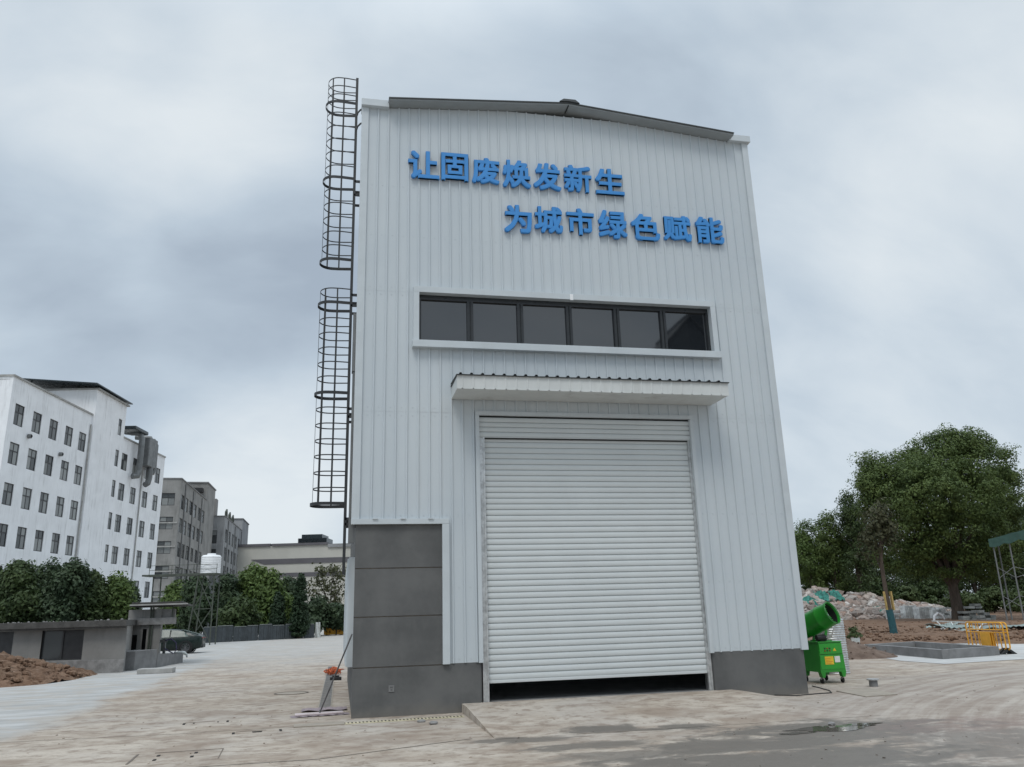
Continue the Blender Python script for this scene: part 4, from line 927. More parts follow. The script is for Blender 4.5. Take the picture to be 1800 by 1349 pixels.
    posts = [(0, 0), (1.02, .0), (0.3, 2.6), (3.4, 0), (3.7, 2.6)]
    for x, y in posts: m = MB(); m.tube([(x, y, 0), (x, y, top+.22*x)], .05, 8); m.obj('post', M['pole'], sc, True)
    for z in (1.0, top*.52):
        for (xa, ya), (xb, yb) in (((0, 0), (1.02, 0)), ((1.02, 0), (3.4, 0))):
            for s_ in (0, 1): m = MB(); m.tube([(xa, ya, z+(0 if s_ else .75)), (xb, yb, z+(.75 if s_ else 0))], .025, 6); m.obj('brace', M['pole'], sc, True)
    bm = bmesh.new(); bmesh.ops.create_grid(bm, x_segments=14, y_segments=8, size=.5)
    for v_ in bm.verts: x, y = (v_.co.x+.5)*4.4-.25, (v_.co.y+.5)*3-.2; v_.co = Vector((x, y, top+.05+.22*x+.05*math.sin(x*4)*math.sin(y*3)))
    bmesh.ops.solidify(bm, geom=bm.faces[:], thickness=.03); t_ = MB(); t_.add_bm(bm)
    for i in range(14):
        xa, xb = -.25+4.4*i/14, -.25+4.4*(i+1)/14; dz = lambda x: .62+.08*math.sin(x*7)
        t_.quad((xa, -.2, top+.05+.22*xa), (xb, -.2, top+.05+.22*xb), (xb, -.22, top+.05+.22*xb-dz(xb)), (xa, -.22, top+.05+.22*xa-dz(xa)))
    t_.obj('tarp_roof', M['greentarp'], sc)
# ------------------------------------------------------------------ foliage
def leafmesh(lobes, per, clump, leaf, material, seed, shell=.55, asp=.55):
    """lobes: ((cx,cy,cz),(rx,ry,rz),n_clumps); clumps of small leaf faces through the outer part of each lobe"""
    nr = np.random.RandomState(seed); V = []
    for c, r, n in lobes:
        d = nr.normal(size=(n, 3)); d /= np.linalg.norm(d, axis=1)[:, None]
        rad = (shell+(1-shell)*nr.rand(n)**.6)*(1+.06*nr.normal(size=n))
        cc = np.array(c)+d*rad[:, None]*np.array(r); cs = clump*(.6+.8*nr.rand(n))
        k = per; g = nr.normal(size=(n, k, 3)); g = g/np.linalg.norm(g, axis=2)[:, :, None]*(.45+.55*nr.rand(n, k)**.5)[:, :, None]*np.array([1, 1, .75])
        p = (cc[:, None, :]+g*cs[:, None, None]).reshape(-1, 3)
        gu = g.reshape(-1, 3); gu = gu/np.linalg.norm(gu, axis=1)[:, None]; nn = (np.repeat(d, k, 0)*.35+gu*.95+np.array([0, 0, .3])+nr.normal(size=(n*k, 3))*.5); nn /= np.linalg.norm(nn, axis=1)[:, None]
        a = np.cross(nn, nr.normal(size=(n*k, 3))); a /= np.linalg.norm(a, axis=1)[:, None]; b = np.cross(nn, a)
        s = leaf*(.55+.9*nr.rand(n*k))[:, None]
        V.append(np.stack([p-a*s, p-b*s*asp+nn*s*.12, p+a*s, p+b*s*asp+nn*s*.12], 1))
    V = np.concatenate(V).reshape(-1, 3); nf = len(V)//4
    me = bpy.data.meshes.new('crown'); me.vertices.add(len(V)); me.vertices.foreach_set('co', V.astype(np.float32).ravel())
    me.loops.add(nf*4); me.loops.foreach_set('vertex_index', np.arange(nf*4, dtype=np.int32)); me.polygons.add(nf)
    me.polygons.foreach_set('loop_start', np.arange(0, nf*4, 4, dtype=np.int32))
    try: me.polygons.foreach_set('loop_total', np.full(nf, 4, np.int32))
    except Exception: pass
    me.update(calc_edges=True); me.validate(); me.materials.append(M[material]); return me
def limbs(mb, base, h0, r0, tips, seed, fork=.0):
    nr = np.random.RandomState(seed); b = Vector(base)
    mb.tube([b, b+Vector((.03, 0, h0*.35)), b+Vector((nr.uniform(-.1, .1), nr.uniform(-.1, .1), h0*.7)), b+Vector((nr.uniform(-.15, .15), nr.uniform(-.15, .15), h0))], [r0*1.25, r0*.95, r0*.85, r0*.75], 10)
    top = b+Vector((0, 0, h0*.92))
    for t_ in tips:
        t_ = Vector(t_); mid = top.lerp(t_, .5)+Vector((nr.uniform(-.2, .2), nr.uniform(-.2, .2), .1))
        mb.tube([b+Vector((0, 0, h0*nr.uniform(.72, .92))), mid, t_], [r0*.5, r0*.3, r0*.08], 7)
        for q in range(2):
            e = mid.lerp(t_, .3+.3*q)+Vector((nr.uniform(-1, 1), nr.uniform(-1, 1), nr.uniform(.1, .8)))*(t_-mid).length*.5
            mb.tube([mid.lerp(t_, .1+.25*q), e], [r0*.16, r0*.04], 5)
def tree(name, label, loc, trunk_h, trunk_r, lobes, per, clump, leaf, material, seed, group=None, cat='tree', shell=.55, bark='bark'):
    t = thing(name, label, cat, (loc[0], loc[1], 0), 0, group)
    mb = MB(); tips = [(c[0]*.9, c[1]*.9, c[2]+r[2]*.3) for c, r, n in lobes]
    limbs(mb, (0, 0, -.05), trunk_h, trunk_r, tips, seed); mb.obj('trunk', M[bark], t, True, 60)
    link('crown', leafmesh(lobes, per, clump, leaf, material, seed, shell), t); return t
build_right()
def rel(px, py, L, origin):   # crown lobe centre from a sighting, relative to the trunk foot
    p = at(px, py, L); return (float(p[0]-origin[0]), float(p[1]-origin[1]), float(p[2]))
def build_trees_right():
    L = 62.; k = 22.8
    o = gnd(1686, 1091); L = float((o-CAM)@_f0); k = FPX/L
    lob = []
    for px, py, rx, ry, n, dl in ((1655, 812, 62, 52, 70, 0), (1590, 840, 70, 48, 70, .5), (1718, 822, 66, 48, 70, .3), (1560, 855, 52, 42, 45, -.8), (1750, 870, 48, 52, 55, 0), (1620, 870, 62, 55, 60, -2.6), (1690, 865, 70, 55, 70, -2.8), (1560, 905, 48, 40, 45, 0), (1610, 935, 60, 45, 55, -1.2), (1690, 935, 72, 50, 70, -1.5), (1762, 935, 40, 50, 45, .6), (1650, 900, 120, 90, 60, 2.5), (1665, 990, 70, 28, 30, .3), (1590, 980, 50, 28, 26, .5), (1740, 990, 45, 30, 26, .4), (1530, 840, 26, 40, 26, 0), (1680, 780, 50, 26, 34, 0)):
        c = rel(px, py, L+dl, o); lob.append((c, (rx/k, rx/k*.85, ry/k), int(n*1.7)))
    t = thing('camphor_tree', 'big round-crowned dark green tree towering over the rubble', 'tree', (o[0], o[1], 0))
    mb = MB(); tips = [(c[0]*.85, c[1]*.85, c[2]) for c, r, n in lob[:11]]
    limbs(mb, (0, 0, -.05), 3.2, .45, tips, 3); mb.obj('trunk', M['bark'], t, True, 60)
    link('crown', leafmesh(lob, 120, .74, .085, 'leaf_big', 21, .68), t)
    # trees behind
    def bush(name, lab, px, top, w, L, base_py, mat_, seed, group, n=5, leaf=.1, per=70, cl=.66, th=None, cat='tree', dens=1., shell=.55):
        L += 13. if px > 1000 else 0.; g = at(px, 1060, L); k = FPX/L; nr = np.random.RandomState(seed); zt = float(at(px, top, L)[2])-cl*.55; zb = float(at(px, base_py, L)[2]); zb = max(zb, .4)
        lob = []; W_ = w/k
        for i in range(n):
            f = i/(n-1) if n > 1 else .5; z = zb+(zt-zb)*(.28+.52*f)*(1 if i else .8); r = W_*(.62-.22*f)*nr.uniform(.85, 1.15)
            lob.append(((nr.uniform(-.55, .55)*W_*(1-f*.75), nr.uniform(-.5, .5)*W_*(1-f*.7), z), (r, r, max((zt-zb)*.25, zt-z if i == n-1 else 0)), int(42*dens)))
        return tree(name, lab, g, max(.3, zb+.3), max(.06, (zt)*.02), lob, per, cl, leaf, mat_, seed, group, cat, shell)
    G = 'trees behind the rubble'
    bush('broadleaf_tree', 'low rounded tree showing past the hall edge above the rubble', 1432, 914, 52, 74, 1050, 'leaf_mid', 31, G)
    bush('broadleaf_tree', 'leafy tree between the low rounded tree and the wrapped trunk', 1475, 900, 46, 72, 1050, 'leaf_big', 32, G)
    bush('broadleaf_tree', 'tall tree tucked against the big crown near the dead sapling', 1514, 858, 40, 70, 1045, 'leaf_dark', 33, G, 6)
    bush('broadleaf_tree', 'dark tree filling the gap behind the dead sapling', 1550, 915, 70, 82, 1050, 'leaf_dark', 34, G)
    bush('broadleaf_tree', 'dark tree behind the big tree trunk', 1640, 930, 80, 84, 1050, 'leaf_dark', 35, G)
    bush('broadleaf_tree', 'dark tree between the big trunk and the scaffold', 1720, 900, 80, 82, 1050, 'leaf_dark', 36, G)
    bush('broadleaf_tree', 'dark tree rising behind the scaffold roof', 1795, 845, 60, 80, 1050, 'leaf_dark', 37, G, 6)
    bush('broadleaf_tree', 'dark tree mostly beyond the photo edge past the scaffold', 1850, 850, 70, 84, 1050, 'leaf_dark', 38, G, 6)
    bush('broadleaf_tree', 'dark tree behind the hall edge above the netting', 1395, 925, 50, 80, 1050, 'leaf_dark', 39, G)
    bush('broadleaf_tree', 'farther dark tree closing the gap past the big trunk', 1600, 950, 90, 92, 1080, 'leaf_dark', 40, G, 6, dens=1.4)
    bush('broadleaf_tree', 'farther dark tree between the big trunk and the shelter', 1690, 950, 90, 93, 1080, 'leaf_dark', 41, G, 6, dens=1.4)
    bush('broadleaf_tree', 'farther dark tree behind the shelter posts', 1770, 940, 90, 92, 1080, 'leaf_dark', 42, G, 6, dens=1.4)
    bush('broadleaf_tree', 'farther dark tree behind the low rounded tree', 1480, 945, 90, 92, 1080, 'leaf_dark', 43, G, 6, dens=1.4)
    GS = 'shrubs along the foot of the trees'
    for i, (px, top, w, L, mt, lab) in enumerate(((1440, 1005, 42, 76, 'leaf_dark', 'dark shrub behind the top of the rubble by the hall'), (1495, 1012, 46, 77, 'leaf_dark', 'dark shrub behind the middle of the rubble'), (1545, 1015, 44, 78, 'leaf_dark', 'dark shrub behind the wrapped trunk'), (1600, 1030, 40, 76, 'leaf_shrub', 'light green shrub above the far end of the rubble'), (1640, 1020, 44, 78, 'leaf_dark', 'dark shrub to one side of the big trunk'), (1700, 1040, 46, 74, 'leaf_shrub', 'light green shrub just behind the stone slabs'), (1745, 1032, 44, 74, 'leaf_shrub', 'light green shrub beneath the scaffold braces'), (1795, 1035, 44, 73, 'leaf_shrub', 'light green shrub beyond the outer scaffold post'), (1770, 1000, 60, 80, 'leaf_dark', 'dark shrub seen between the scaffold posts'))):
        bush('undergrowth_bush', lab, px, top, w, L, 1088, mt, 50+i, GS, 4, .15, 24, .4, cat='bush')
    # wrapped, half-dead transplanted tree
    o = gnd(1572, 1118); Ls = float((o-CAM)@_f0); k = FPX/Ls
    t = thing('wrapped_sapling', 'half-dead slim tree, its leaning trunk wrapped in teal and yellow', 'tree', (o[0], o[1], 0))
    def S_(px, py): return Vector(rel(px, py, Ls, o))
    m = MB(); pts = [S_(1572, 1119), S_(1565, 1080), S_(1557, 1040), S_(1549, 990), S_(1546, 940)]
    m.tube([p for p in pts], [.12, .12, .11, .10, .06], 10)
    for a, b in (((1549, 990), (1535, 930)), ((1549, 990), (1556, 900)), ((1546, 960), (1575, 925)), ((1547, 970), (1520, 950)), ((1546, 940), (1542, 885)), ((1548, 1000), (1532, 965))):
        m.tube([S_(*a), (S_(*a)+S_(*b))/2+Vector((.1, .1, .05)), S_(*b)], [.05, .03, .01], 6)
    m.obj('trunk', M['bark'], t, True, 60)
    m = MB(); m.tube([S_(1572, 1118), S_(1568, 1095), S_(1563, 1072)], [.19, .175, .165], 12); m.obj('trunk_wrap', M['wrap_teal'], t, True)
    for dx in (-5, 6):
        m = MB(); m.bar(S_(1565+dx, 1073), S_(1559+dx, 1040), .07, .14); m.obj('stake', M['wrap_yellow'], t)
    lob = [(tuple(S_(px, py)), (rx/k, rx/k, ry/k), n) for px, py, rx, ry, n in ((1535, 930, 26, 40, 30), (1552, 905, 20, 30, 20), (1566, 940, 20, 30, 18), (1528, 965, 16, 22, 12))]
    link('crown', leafmesh(lob, 26, .42, .085, 'leaf_dead', 77, .2), t)
    return bush
bush = build_trees_right()
# ------------------------------------------------------------------ far buildings
ANGW = R(9.7)
def window_unit(w, h, cols, trans=.62):
    """frame mesh + pane mesh of a window w x h, origin lower-left, facing -y"""
    f = MB(); t = .075
    f.box(0, w, 0, .06, 0, t); f.box(0, w, 0, .06, h-t, h); f.box(0, t, 0, .06, t, h-t); f.box(w-t, w, 0, .06, t, h-t)
    f.box(t, w-t, .005, .055, h*trans-.045, h*trans+.045)
    for k in range(1, cols): x = w*k/cols; f.box(x-.028, x+.028, .006, .054, t, h*trans-.03); f.box(x-.028, x+.028, .006, .054, h*trans+.03, h-t)
    fm = f.mesh('window'); fm.materials.append(M['win_frame'])
    p = MB()
    for k in range(cols):
        a, b = w*k/cols, w*(k+1)/cols; p.quad((a+.02, .03+.004*k, .02), (b-.02, .03+.004*k, .02), (b-.02, .03+.004*k, h*trans), (a+.02, .03+.004*k, h*trans)); p.quad((a+.02, .034, h*trans), (b-.02, .034, h*trans), (b-.02, .034, h-.02), (a+.02, .034, h-.02))
    pm = p.mesh('pane'); pm.materials.append(M['oldglass']); return fm, pm
def add_windows(b, holes, units, depth, place):
    for h in holes:
        key = (round(h[1]-h[0], 2), round(h[3]-h[2], 2), h[4])
        if key not in units: units[key] = window_unit(h[1]-h[0], h[3]-h[2], h[4])
        fm, pm = units[key]; o = link('window', fm, b); place(o, h); q = link('pane', pm, o)
def build_white():
    P0 = at(24.7, 660, 66.); b = thing('factory_block', 'white plastered six-storey factory block with streaked walls and dark window grids', 'building', (P0[0], P0[1], 0), math.pi/2-ANGW)
    # local x runs along the long facade (away from the camera), local -y faces the yard
    holes = []
    rows = [18.3, 14.93, 11.47, 8.06, 4.65, 1.25]
    for k, z in enumerate(rows):
        for s in (.85, 3.72, 6.6, 9.5, 12.2): holes.append((s, s+1.45, z, z+1.86, 2))
        for s in (22.1, 25.1, 28.45, 31.6): holes.append((s, s+1.48, z-.25, z+1.62, 2))
        holes.append((19.9, 20.72, z-.2 if k else 18.05, (z-.2 if k else 18.05)+1.8, 1))
    holes.append((19.9, 20.72, 21.5, 23.3, 1))
    wl = MB(); tw = [h for h in holes if 14.3 < h[0] < 21.5]; A = [h for h in holes if h[0] < 14.3]; B = [h for h in holes if h[0] > 21.5]
    wall_holes(wl, 14.36, 0, 22.3, A, .14); wall_holes(wl, 34.2, 0, 21.55, B, .14, s0=21.5)
    wall_holes(wl, 21.5, 0, 25.05, tw, .14, lambda s, z, d: (s, d-.25, z), 14.36)
    wl.quad((14.36, -.25, 0), (14.36, .2, 0), (14.36, .2, 25.05), (14.36, -.25, 25.05)); wl.quad((21.5, -.25, 0), (21.5, .2, 0), (21.5, .2, 25.05), (21.5, -.25, 25.05))
    # end walls, back, tower flank
    D = 13.
    wl.quad((0, 0, 0), (0, D, 0), (0, D, 22.3), (0, 0, 22.3)); wl.quad((34.2, 0, 0), (34.2, D, 0), (34.2, D, 21.55), (34.2, 0, 21.55)); wl.quad((0, D, 0), (34.2, D, 0), (34.2, D, 21.5), (0, D, 21.5))
    wl.quad((14.36, .2, 21.5), (14.36, 9, 21.5), (14.36, 9, 25.05), (14.36, .2, 25.05)); wl.quad((21.5, .2, 21), (21.5, 9, 21), (21.5, 9, 25.05), (21.5, .2, 25.05)); wl.quad((14.36, 9, 21), (21.5, 9, 21), (21.5, 9, 25.05), (14.36, 9, 25.05))
    wl.obj('wall', M['white_wall'], b)
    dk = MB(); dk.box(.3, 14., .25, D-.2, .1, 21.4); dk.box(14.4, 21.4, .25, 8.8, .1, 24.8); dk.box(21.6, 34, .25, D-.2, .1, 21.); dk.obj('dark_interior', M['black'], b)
    for (a, c, z, y) in ((0, 14.36, 22.3, 0), (21.5, 34.2, 21.55, 0)):
        m = MB(); m.box(a-.1, c, -.12, .3, z, z+.16); m.box(a-.1, a+.3, .3, D, z, z+.16) if a == 0 else None; m.box(a, c, .3, D, z-.3, z-.2); m.obj('parapet_cap', M['conc'], b)
    m = MB(); m.box(14.2, 21.75, -.5, 9.2, 25.05, 25.2); m.obj('roof', M['conc'], b)
    m = MB(); m.prism([(13.2, -.7, 25.35), (21.9, -.7, 25.35), (21.9, 9.5, 26.2), (13.2, 9.5, 26.2)], (0, 0, .12)); m.obj('roof_canopy', M['solar'], b)
    for x, y in ((15, 2), (21, 2), (15, 7), (21, 7)): m = MB(); m.bar((x, y, 25.2), (x, y, 25.5+y*.07), .12); m.obj('roof_post', M['pole_dark'], b)
    m = MB(); m.prism([(6., 3.5, 22.6), (13., 3.5, 22.9), (13, 10, 24.6), (6, 10, 24.2)], (0, 0, .12)); m.obj('roof_panel', M['solar'], b)

    for s in (14.15, 27.62): m = MB(); m.tube([(s, -.1, .2), (s, -.1, 21.3)], .075, 6); m.obj('downpipe', M['conc'], b)
    units = {}
    add_windows(b, holes, units, .14, lambda o, h: setattr(o, 'location', (h[0], .06-(.25 if 14.3 < h[0] < 21.5 else 0), h[2])))
    # big exhaust ducts climbing the wall
    for s, zb, r, k in ((25.0, 17.6, .34, 0), (28.0, 17.2, .34, 1), (29.2, 18.6, .26, 0)):
        m = MB(); zt = 22.6
        m.tube([(s-.7*(k == 0), -.4, zb), (s-.2, -.75, zb+.1), (s, -.8, zb+.8), (s, -.8, zt-.5), (s+.0, -.5, zt+.1), (s, 1.2, zt+.35)], r, 10)
        m.obj('exhaust_duct', M['duct'], b, True, 60)
    m = MB(); m.box(26.5, 28.9, -1.1, -.2, 19.2, 22.6, .1); m.obj('fan_box', M['duct'], b)
    m = MB(); m.box(22.6, 26.2, -1.0, 1.0, 22.7, 23.1, .1); m.obj('duct_hood', M['solar'], b)
    for s, z in ((3.3, 17.75), (8.9, 17.2)): m = MB(); T = Matrix.Translation((s, -.05, z)) @ Matrix.Rotation(R(90), 4, 'X'); m.lathe([(.001, 0), (.2, 0), (.2, .25), (.14, .3)], 14, T); m.obj('vent_outlet', M['duct'], b)
def build_grey():
    G = at(319, 843, 118.); b = thing('factory_block', 'weathered grey cement factory block behind the white one', 'building', (G[0], G[1], 0))
    # local: long facade along +y at x=0 facing +x ; end face along -x at y=0 facing -y
    holesL = []; holesE = []
    for z in (17.65, 14.2, 10.7, 7.2, 3.7, .9):
        for s in (.9, 4.3, 8., 12., 16., 20.): holesL.append((s, s+2.5, z, z+2.1, 2))
        for x in (-5.9, -2.55): holesE.append((x, x+1.85, z+.3, z+2.1, 2)) if x > -3 else holesE.append((x, x+1.9, z+.3, z+2.1, 2))
    w = MB(); wall_holes(w, 23.6, 0, 21.85, holesL, .2, lambda s, z, d: (-d, s, z)); wall_holes(w, 0., 0, 21.85, holesE, .2, lambda s, z, d: (s, d, z), -9.)
    w.quad((-9, 0, 0), (-9, 33, 0), (-9, 33, 21.85), (-9, 0, 21.85)); w.quad((-9, 33, 0), (0, 33, 0), (0, 33, 24.9), (-9, 33, 24.9))
    w.quad((0, 23.6, 0), (0, 33, 0), (0, 33, 24.9), (0, 23.6, 24.9)); w.quad((0, 23.6, 21.6), (-9, 23.6, 21.6), (-9, 23.6, 24.9), (0, 23.6, 24.9)); w.quad((-9, 23.6, 21), (-9, 33, 21), (-9, 33, 24.9), (-9, 23.6, 24.9)); w.obj('wall', M['grey_wall'], b)
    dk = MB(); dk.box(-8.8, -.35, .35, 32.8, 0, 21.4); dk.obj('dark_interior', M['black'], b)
    m = MB(); m.box(-9.1, .12, -.12, 23.6, 21.85, 22.0); m.box(-9.1, .15, 23.4, 33.1, 24.9, 25.1); m.obj('roof', M['conc_dark'], b)
    m = MB(); m.box(-6., -.6, 22.4, 23.58, 23.2, 23.9); m.obj('roof_niche', M['black'], b)
    m = MB()
    for s in (3.5, 10.4, 18.7): m.tube([(.1, s, .2), (.1, s, 21.6)], .09, 6)
    m.obj('downpipe', M['conc_dark'], b)
    for z in (5., 8.5, 12., 15.4): m = MB(); m.box(-6.5, -.1, -.14, .0, z-.06, z+.12); m.obj('string_course', M['conc'], b)
    units = {}
    def pl(o, h): o.location = (-.1, h[0], h[2]); o.rotation_euler = (0, 0, math.pi/2)
    add_windows(b, holesL, units, .2, pl)
    add_windows(b, holesE, units, .2, lambda o, h: setattr(o, 'location', (h[0], .1, h[2])))
    # third block
    G = at(395.5, 908, 152.); b = thing('factory_block', 'farther grey block with pipes on the roof next to the cream hall', 'building', (G[0], G[1], 0))
    zt = float(G[2]); holes = []; w = MB()
    for z in (zt-4.6, zt-8., zt-11.4, zt-14.8):
        for s in (2., 7., 12., 17., 22.): holes.append((s, s+2.6, z, z+2.5, 2))
    he = []
    for z in (zt-5, zt-8.4, zt-12): he.append((-3.6, -1.2, z, z+2.4, 2))
    wall_holes(w, 28, 0, zt, holes, .2, lambda s, z, d: (-d, s, z)); wall_holes(w, 0, 0, zt, he, .2, lambda s, z, d: (s, d, z), -9)
    w.quad((-9, 0, 0), (-9, 40, 0), (-9, 40, zt), (-9, 0, zt)); w.quad((0, 28, 0), (0, 40, 0), (0, 40, zt+2.6), (0, 28, zt+2.6)); w.quad((0, 28, zt), (-4, 28, zt), (-4, 28, zt+2.6), (0, 28, zt+2.6)); w.quad((-9, 40, 0), (0, 40, 0), (0, 40, zt+2.6), (-9, 40, zt))
    w.obj('wall', M['grey_wall2'], b)
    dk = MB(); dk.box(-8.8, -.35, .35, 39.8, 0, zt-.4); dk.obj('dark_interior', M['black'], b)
    m = MB(); m.box(-9.1, .1, -.1, 28, zt, zt+.15); m.box(-4.1, .15, 27.8, 40.2, zt+2.6, zt+2.8); m.obj('roof', M['conc_dark'], b)
    pb = MB(); pb.box(-4.2, -2., 2., 4.2, zt+.15, zt+3.6); pb.obj('roof_stack', M['brick'], b)
    for y in (8., 13., 18.): pb = MB(); pb.tube([(-1, y, zt), (-1, y, zt+1.8), (-1, y+1.4, zt+2.4), (-1, y+2.2, zt+1.)], .18, 6); pb.obj('roof_pipe', M['pole_dark'], b)
    for s in (4.9, 15.6, 26.8): pb = MB(); pb.tube([(.1, s, .2), (.1, s, zt-.3)], .1, 6); pb.obj('downpipe', M['conc_dark'], b)
    units = {}; add_windows(b, holes, units, .2, pl); add_windows(b, he, units, .2, lambda o, h: setattr(o, 'location', (h[0], .1, h[2])))
    # cream hall
    L = 175.; G = at(428, 962, L); b = thing('cream_hall', 'long cream-coloured hall with dark recessed bands and a louvred roof unit', 'building', (G[0], G[1], 0), -YAW)
    k = L/FPX; Wd = 215*k; zt = float(G[2]); m = MB(); m.box(-6, Wd, 0, 30, 0, zt); m.obj('wall', M['cream_wall'], b)
    def zz(y): return float(at(520, y, L)[2])
    for x0, y0, y1 in ((47, 982, 991), (60, 1007, 1014)): m = MB(); m.prism([(x0*k-1.2, -.12, zz(y1)), (Wd, -.12, zz(y1)), (Wd, -.12, zz(y0)), (x0*k-4., -.12, zz(y0))][:4], (0, .1, 0)); m.obj('recessed_band', M['band'], b)
    m = MB(); m.box(-6.1, 47*k, -.3, 30, zt, zt+.55); m.obj('parapet', M['band'], b); m = MB(); m.box(50*k, Wd*.68, -.3, 30, zt, zt+.5); m.obj('parapet', M['band'], b); m = MB(); m.box(Wd*.68+.05, Wd, -.3, 30, zt-.6, zt+.15); m.obj('parapet', M['grey_wall2'], b)
    m = MB(); x0, x1 = 90*k, 140*k; z0, z1 = zt+.4, zz(948)+.3
    m.box(x0, x1, 2, 8, z0, z1)
    n = 7
    for i in range(n): m.box(x0-.05, x1+.05, 1.9, 2., z0+(z1-z0)*i/n+.04, z0+(z1-z0)*(i+.6)/n)
    m.box(x0+6*k, x1-8*k, 2, 8, z1, z1+.8); m.obj('roof_unit', M['solar'], b)
build_white(); build_grey()
# ------------------------------------------------------------------ low sheds, wall, car, fence
def build_left():
    Ls = gl(216, 1182); o = gnd(216, 1182); ux = Vector((math.cos(YAW), -math.sin(YAW), 0)); k = FPX/Ls
    # yard shed: local x along image right, local y away
    sh = thing('low_shed', 'low concrete shed with two dark boarded windows behind the dirt heap', 'shed', (o[0], o[1], 0), -YAW)
    def X(px): return float((at(px, 1140, Ls)-at(216, 1140, Ls))@_r0)
    def Zs(y): return float(at(110, y, Ls)[2])
    zt_, zr0, zr1 = Zs(1107), Zs(1104), Zs(1093); holes = [(X(67), X(141), Zs(1161), zt_-.02, 2), (X(-70), X(17), Zs(1161), zt_-.02, 2)]
    w = MB(); wall_holes(w, 0, 0, zr0, holes, .16, s0=-9.); w.box(-9., 0, 3.3, 3.5, 0, zr0); w.quad((0, 0, 0), (0, 3.3, 0), (0, 3.3, zr0), (0, 0, zr0)); w.obj('wall', M['shed'], sh)
    m = MB(); m.box(-9, .02, -.07, -.002, 0, Zs(1162), .01); m.obj('stone_plinth', M['brick'], sh)
    m = MB(); m.box(-9.2, .12, -.38, 3.7, zr0, zr1, .015); rf = m.obj('roof', M['shed_roof'], sh)
    m = MB(); m.box(-9.2, .1, -.33, -.3, zr0-.06, zr0-.004); m.obj('roof_edge', M['shed_roof'], rf)
    nr = np.random.RandomState(8); m = MB()
    for q in range(60):
        x, y, s = -8.8+nr.rand()*8.8, -.3+nr.rand()*1.6, .012+.035*nr.rand()**3
        bm = bmesh.new(); bmesh.ops.create_icosphere(bm, subdivisions=1, radius=s)
        for v in bm.verts: v.co *= 1+(nr.rand()-.5)*.6; v.co.x *= 1.6
        bmesh.ops.translate(bm, verts=bm.verts, vec=(x, y, zr1+s*.3)); m.add_bm(bm)
    db = m.obj('roof_rubble', M['brick'], rf); db['kind'] = 'stuff'
    for h in holes:
        f = MB(); a, b_, z0, z1 = h[:4]; f.box(a, b_, .06, .12, z0, z0+.04); f.box(a, b_, .06, .12, z1-.04, z1); f.box(a, a+.04, .06, .12, z0+.04, z1-.04); f.box(b_-.04, b_, .06, .12, z0+.04, z1-.04); f.box((a+b_)/2-.03, (a+b_)/2+.03, .06, .12, z0+.04, z1-.04)
        wo = f.obj('window', M['win_frame'], sh); p = MB(); p.quad((a+.04, .1, z0+.04), ((a+b_)/2-.03, .1, z0+.04), ((a+b_)/2-.03, .1, z1-.04), (a+.04, .1, z1-.04)); p.obj('pane', M['oldglass'], wo)
        p = MB(); p.quad(((a+b_)/2+.03, .09, z0+.04), (b_-.04, .09, z0+.04), (b_-.04, .09, z1-.04), ((a+b_)/2+.03, .09, z1-.04)); p.obj('window_board', M['shutterdark'], wo)
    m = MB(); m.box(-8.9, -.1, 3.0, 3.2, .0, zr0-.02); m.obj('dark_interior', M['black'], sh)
    # annex
    La = gl(219, 1172); o2 = gnd(219, 1172); k2 = FPX/La; H = float(at(250, 1072, La)[2])
    an = thing('shed_annex', 'taller grey block annex with a dark doorway and thin white-edged roof', 'shed', (o2[0], o2[1], 0), -YAW)
    def X2(px): return float((at(px, 1140, La)-at(219, 1140, La))@_r0)
    dh = [(X2(222), X2(236), .0, float(at(250, 1116, La)[2])), (X2(245), X2(252), .45, float(at(250, 1106, La)[2]))]
    w = MB(); wall_holes(w, X2(276), 0, H, dh, .25, s0=X2(217)); w.quad((X2(276), 0, 0), (X2(276), 3, 0), (X2(276), 3, H), (X2(276), 0, H)); w.quad((X2(217), 0, 1.6), (X2(217), 3, 1.6), (X2(217), 3, H), (X2(217), 0, H)); w.quad((X2(217), 3, 0), (X2(276), 3, 0), (X2(276), 3, H), (X2(217), 3, H))
    w.obj('wall', M['shed'], an)
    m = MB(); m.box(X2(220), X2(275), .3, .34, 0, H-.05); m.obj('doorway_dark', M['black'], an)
    m = MB(); m.box(X2(224), X2(303), -.12, .0, float(at(250, 1099, La)[2]), float(at(250, 1087, La)[2]), .01); m.obj('lintel', M['brick'], an)
    m = MB(); m.box(X2(276), X2(300), .05, 2.5, float(at(250, 1090, La)[2]), H); m.obj('block_wall', M['brick'], an)
    zr = float(at(270, 1066, La)[2]); m = MB(); m.box(X2(228), X2(330), -.5, 3., zr, zr+.07); rf = m.obj('roof', M['shed_roof'], an)
    m = MB(); m.box(X2(228), X2(330), -.53, -.502, zr+.03, zr+.085); m.obj('roof_edge', M['conc'], rf)
    m = MB()
    for i in range(34): x = X2(232)+i*.06; m.tube([(x, -.5, zr+.13), (x, 3, zr+.16)], .035, 6)
    m.obj('roof_tiles', M['shed_roof'], rf)
    for px in (258, 262, 296): m = MB(); m.tube([(X2(px), -.06, .0 if px < 290 else 1.9), (X2(px), -.06, zr)], .03, 6); m.obj('post', M['pole_dark'], an)
    for root in (sh, an):
        st_ = list(kids(root))
        for c_ in list(st_): st_ += kids(c_)
        for c_ in st_:
            for v in c_.data.vertices: v.co.x -= .40*max(0, v.co.y)
    # low walls and kerb block
    q0, q1, q2 = gnd(235, 1179), gnd(274, 1174), gnd(321, 1165)
